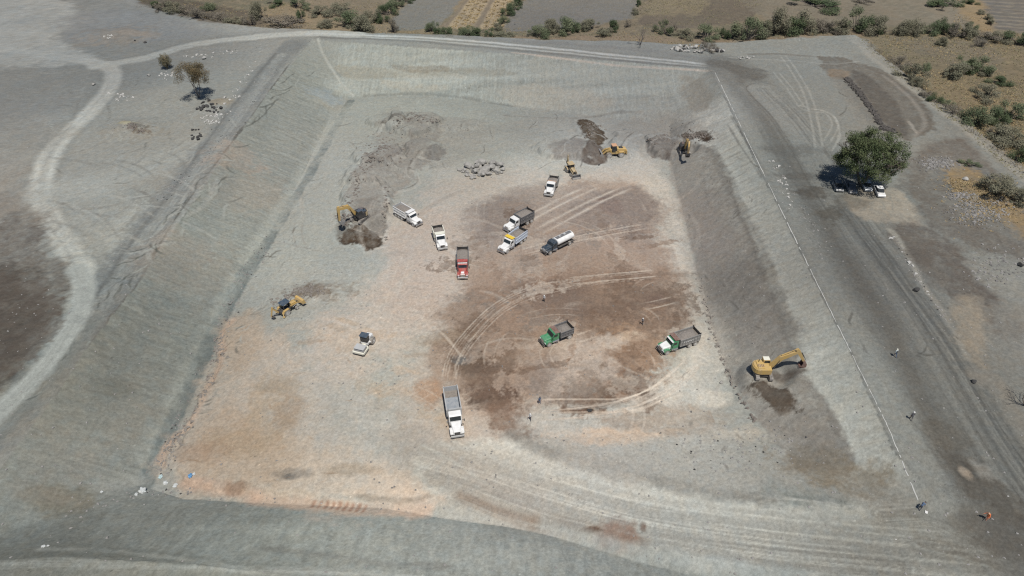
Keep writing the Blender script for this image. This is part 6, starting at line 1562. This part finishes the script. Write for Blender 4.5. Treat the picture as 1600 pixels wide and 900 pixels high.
def tree(name, label, px, py, lean, segs, crown, barkm, cat='tree', group=None):
    x, y = W(px, py)
    t = thing(name, label, cat, (x, y, zat(x, y)), 0, group)
    for nm, me in (('trunk', segs), ('crown', crown)):
        if me is None: continue
        o = bpy.data.objects.new(nm, me); COLL.objects.link(o); o.parent = t
    return t
def grow(rnd, p, d, L, r, depth, segs, tips, spread=.6, up=.15, shrink=.72):
    q = p + d * L; segs.append((p, q, r, r * .68))
    if depth == 0: tips.append(q); return
    for k in range(rnd.choice((2, 2, 3))):
        nd = (d + rv(rnd) * spread + Vector((0, 0, up))).normalized()
        grow(rnd, q, nd, L * shrink * rnd.uniform(.8, 1.15), r * .62, depth - 1, segs, tips, spread, up, shrink)
def big_tree():
    rnd = random.Random(77); segs = []; tips = []
    for k in range(3):
        a = k * 2.1 + .4; grow(rnd, Vector((.15 * math.cos(a), .15 * math.sin(a), -.2)), Vector((.42 * math.cos(a), .42 * math.sin(a), .9)).normalized(), 3.6, .36, 5, segs, tips, .62, .10, .74)
    items = []
    lobes = []
    R_ = 7.0
    for k in range(175):
        for _ in range(20):
            v = rv(rnd).normalized()
            if v.z > -.62: break
        f = rnd.uniform(.5, 1.0) if k % 3 else rnd.uniform(.85, 1.02)
        c_ = Vector((v.x * R_ * f, v.y * R_ * f * .95, 7.4 + v.z * 5.9 * f))
        if math.sin(c_.x * .9 + 1.3) * math.cos(c_.y * .8 + .4) + .5 * math.sin(c_.z * 1.3) > .80 + .35 * (c_.z > 9): continue
        lobes.append((c_, rnd.uniform(.9, 1.9)))
    for c_, lr in lobes:
        if tips:
            tp = min(tips, key=lambda q: (q - c_).length); segs.append((tp, c_, .06, .02))
        for _ in range(int(170 * lr)):
            v = rv(rnd).normalized() * lr * rnd.random() ** .38; v.z *= .62
            items.append((c_ + v, rnd.uniform(.12, .25), (v.normalized() * .5 + rv(rnd) + Vector((0, 0, .6))).normalized()))
    cm = quads('crown', items, leaf_mat('tree_leaves', (.050, .072, .030), (.110, .126, .058), .35)); sm_ = branches('trunk', segs, BARK, 6)
    tree('shade_tree', 'big round dark green tree shading the parked cars', 1345, 290, 0, sm_, cm, BARK)
big_tree()
def thin_tree(label, px, py, seed, h, depth, leafkind, nleaf, barkm, lean=(0, 0), flat=True, leaf=.12, r=.13, spread=.75):
    rnd = random.Random(seed); segs = []; tips = []
    for k in range(3):
        a = k * 2.1 + seed
        grow(rnd, Vector((0, 0, -.1)), Vector((.3 * math.cos(a) + lean[0], .3 * math.sin(a) + lean[1], 1)).normalized(), h * .30, r, depth, segs, tips, spread, .12, .70)
    cm = None
    if nleaf:
        items = []
        for q in tips:
            for _ in range(nleaf): items.append((q + rv(rnd) * (.55 if nleaf < 10 else .95), rnd.uniform(.6, 1.3) * leaf, (rv(rnd) + Vector((0, 0, .8))).normalized()))
        cm = quads('crown', items, LM[leafkind])
    tree('bare_tree' if nleaf < 3 else 'thin_tree', label, px, py, 0, branches('trunk', segs, barkm, 4), cm, barkm)
thin_tree('thin tree with sparse rusty brown leaves on the left land', 311, 153, 5, 11.0, 5, 'brown', 40, GBARK, (.05, .0), leaf=.15, spread=.95)
thin_tree('bare grey tree with fine twigs beside the far road', 1000, 71, 9, 6.2, 6, 'grey', 1, GBARK, (.1, 0), leaf=.10)
thin_tree('bare dark branched tree cut by the right border', 1601, 634, 13, 5.0, 5, 'grey', 1, BARK, (-.25, .1), leaf=.05, r=.10, spread=.9)

# ------------------------------------------------------------------ dry grass: too much to count
def grass(name, m, pts, h, seed, blades=3):
    rnd = random.Random(seed); V_, F_ = [], []
    for x, y in pts:
        z = zat(x, y) - .04
        for _ in range(blades):
            a = rnd.uniform(0, 6.28); hh = h * rnd.uniform(.5, 1.3); w = hh * rnd.uniform(.22, .4); lx, ly = rnd.uniform(-1.3, 1.3) * hh, rnd.uniform(-1.3, 1.3) * hh; hh *= .55
            n = len(V_); c_, s_ = math.cos(a) * w, math.sin(a) * w
            V_ += [(x - c_, y - s_, z), (x + c_, y + s_, z), (x + lx + c_ * .3, y + ly + s_ * .3, z + hh), (x + lx - c_ * .5, y + ly - s_ * .5, z + hh * .9)]; F_.append((n, n + 1, n + 2, n + 3))
    me = bpy.data.meshes.new(name); me.from_pydata(V_, [], F_); me.materials.append(m)
    o = bpy.data.objects.new(name, me); COLL.objects.link(o); o['kind'] = 'stuff'
def in_field(n, x0, x1, y0, y1, rnd, thr=-.3, o=600, f=.12):
    out_ = []
    while len(out_) < n:
        x, y = rnd.uniform(x0, x1), rnd.uniform(y0, y1)
        wx, wy = W(x, y)
        j, i = int(np.clip(np.searchsorted(YS, wy), 0, NY - 1)), int(np.clip(np.searchsorted(XS, wx), 0, NX - 1))
        if dP[j, i] > -.4: continue
        if float(fbm(np.array([wx * f]), np.array([wy * f]), 4, o)[0]) < thr + rnd.uniform(-.2, .2): continue
        out_.append((wx, wy))
    return out_
rnd = random.Random(33)
def undergrowth(name, kind, pts, seed, size=.17):
    r_ = random.Random(seed); items = []
    for x, y in pts:
        z = zat(x, y); h = r_.uniform(.3, 1.3); w = r_.uniform(.5, 1.6)
        for _ in range(30):
            items.append((Vector((x + r_.gauss(0, w * .5), y + r_.gauss(0, w * .5), z + r_.uniform(0, h))), size * r_.uniform(.6, 1.2), (rv(r_) + Vector((0, 0, .7))).normalized()))
    me = quads(name, items, LM[kind]); o = bpy.data.objects.new(name, me); COLL.objects.link(o); o['kind'] = 'stuff'
hed = {'olive': [], 'grey': [], 'green': []}
for place, lst in rows.items():
    spread = 9 if 'dry grass' in place or 'free' in place else 12
    for e in lst:
        for _ in range(5 if spread == 12 else 3):
            hed[rnd.choice(['olive', 'olive', 'grey', 'grey', 'green'])].append(W(e[0] + rnd.gauss(0, spread), min(e[1] + rnd.gauss(-2, 2.5), e[1] + 2)))
hed['grey'] += along([(1345,60),(1395,100),(1440,142),(1500,190),(1560,236),(1600,272)], 90, 2.5, rnd)
hed['grey'] += along([(1200,52),(1290,50),(1400,54)], 40, 2, rnd) + along([(225,8),(300,24),(400,40)], 60, 3, rnd); hed['olive'] += along([(1380,52),(1480,52),(1600,66)], 40, 2, rnd) + along([(620,52),(720,55),(860,58),(960,52)], 50, 2, rnd)
for kk in hed: undergrowth({'olive': 'olive_undergrowth', 'grey': 'dry_undergrowth', 'green': 'green_undergrowth'}[kk], kk, hed[kk], 5)
rnd = random.Random(31)
grass('dry_grass', LM['straw'], in_field(3600, 1340, 1600, 50, 290, rnd, -.05) + in_field(900, 230, 620, 5, 55, rnd, .0) + in_field(700, 620, 1340, 44, 70, rnd, .0) + blob(1545,318,55,30,900,rnd) + blob(1500,290,30,12,260,rnd) + blob(1088,72,16,4,120,rnd) + in_field(300, 1490, 1550, 0, 50, rnd, .0), .34, 1)
grass('weeds_grass', LM['weed'], in_field(3800, 1340, 1600, 50, 290, rnd, -.1, 640) + in_field(1200, 220, 620, 0, 55, rnd, -.1, 640) + in_field(900, 620, 1340, 44, 70, rnd, -.1, 640) + in_field(900, 1000, 1190, 0, 40, rnd, .0, 640) + along([(1345,62),(1440,146),(1500,194),(1600,280)], 500, 3, rnd) + blob(1545,290,40,16,250,rnd), .32, 2)
st = []
for k in range(7):
    if k == 3: continue
    for _ in range(330):
        u = rnd.random(); x0 = 706 + k * 12.5; x1 = 745 + k * 9.5
        if int(u * 17 + k) % 2 == 0 and rnd.random() < .8: continue
        st.append(W(x0 + (x1 - x0) * u + rnd.uniform(-4, 4), 46 - 54 * u))
grass('straw_rows_grass', LM['straw'], st, .5, 3)
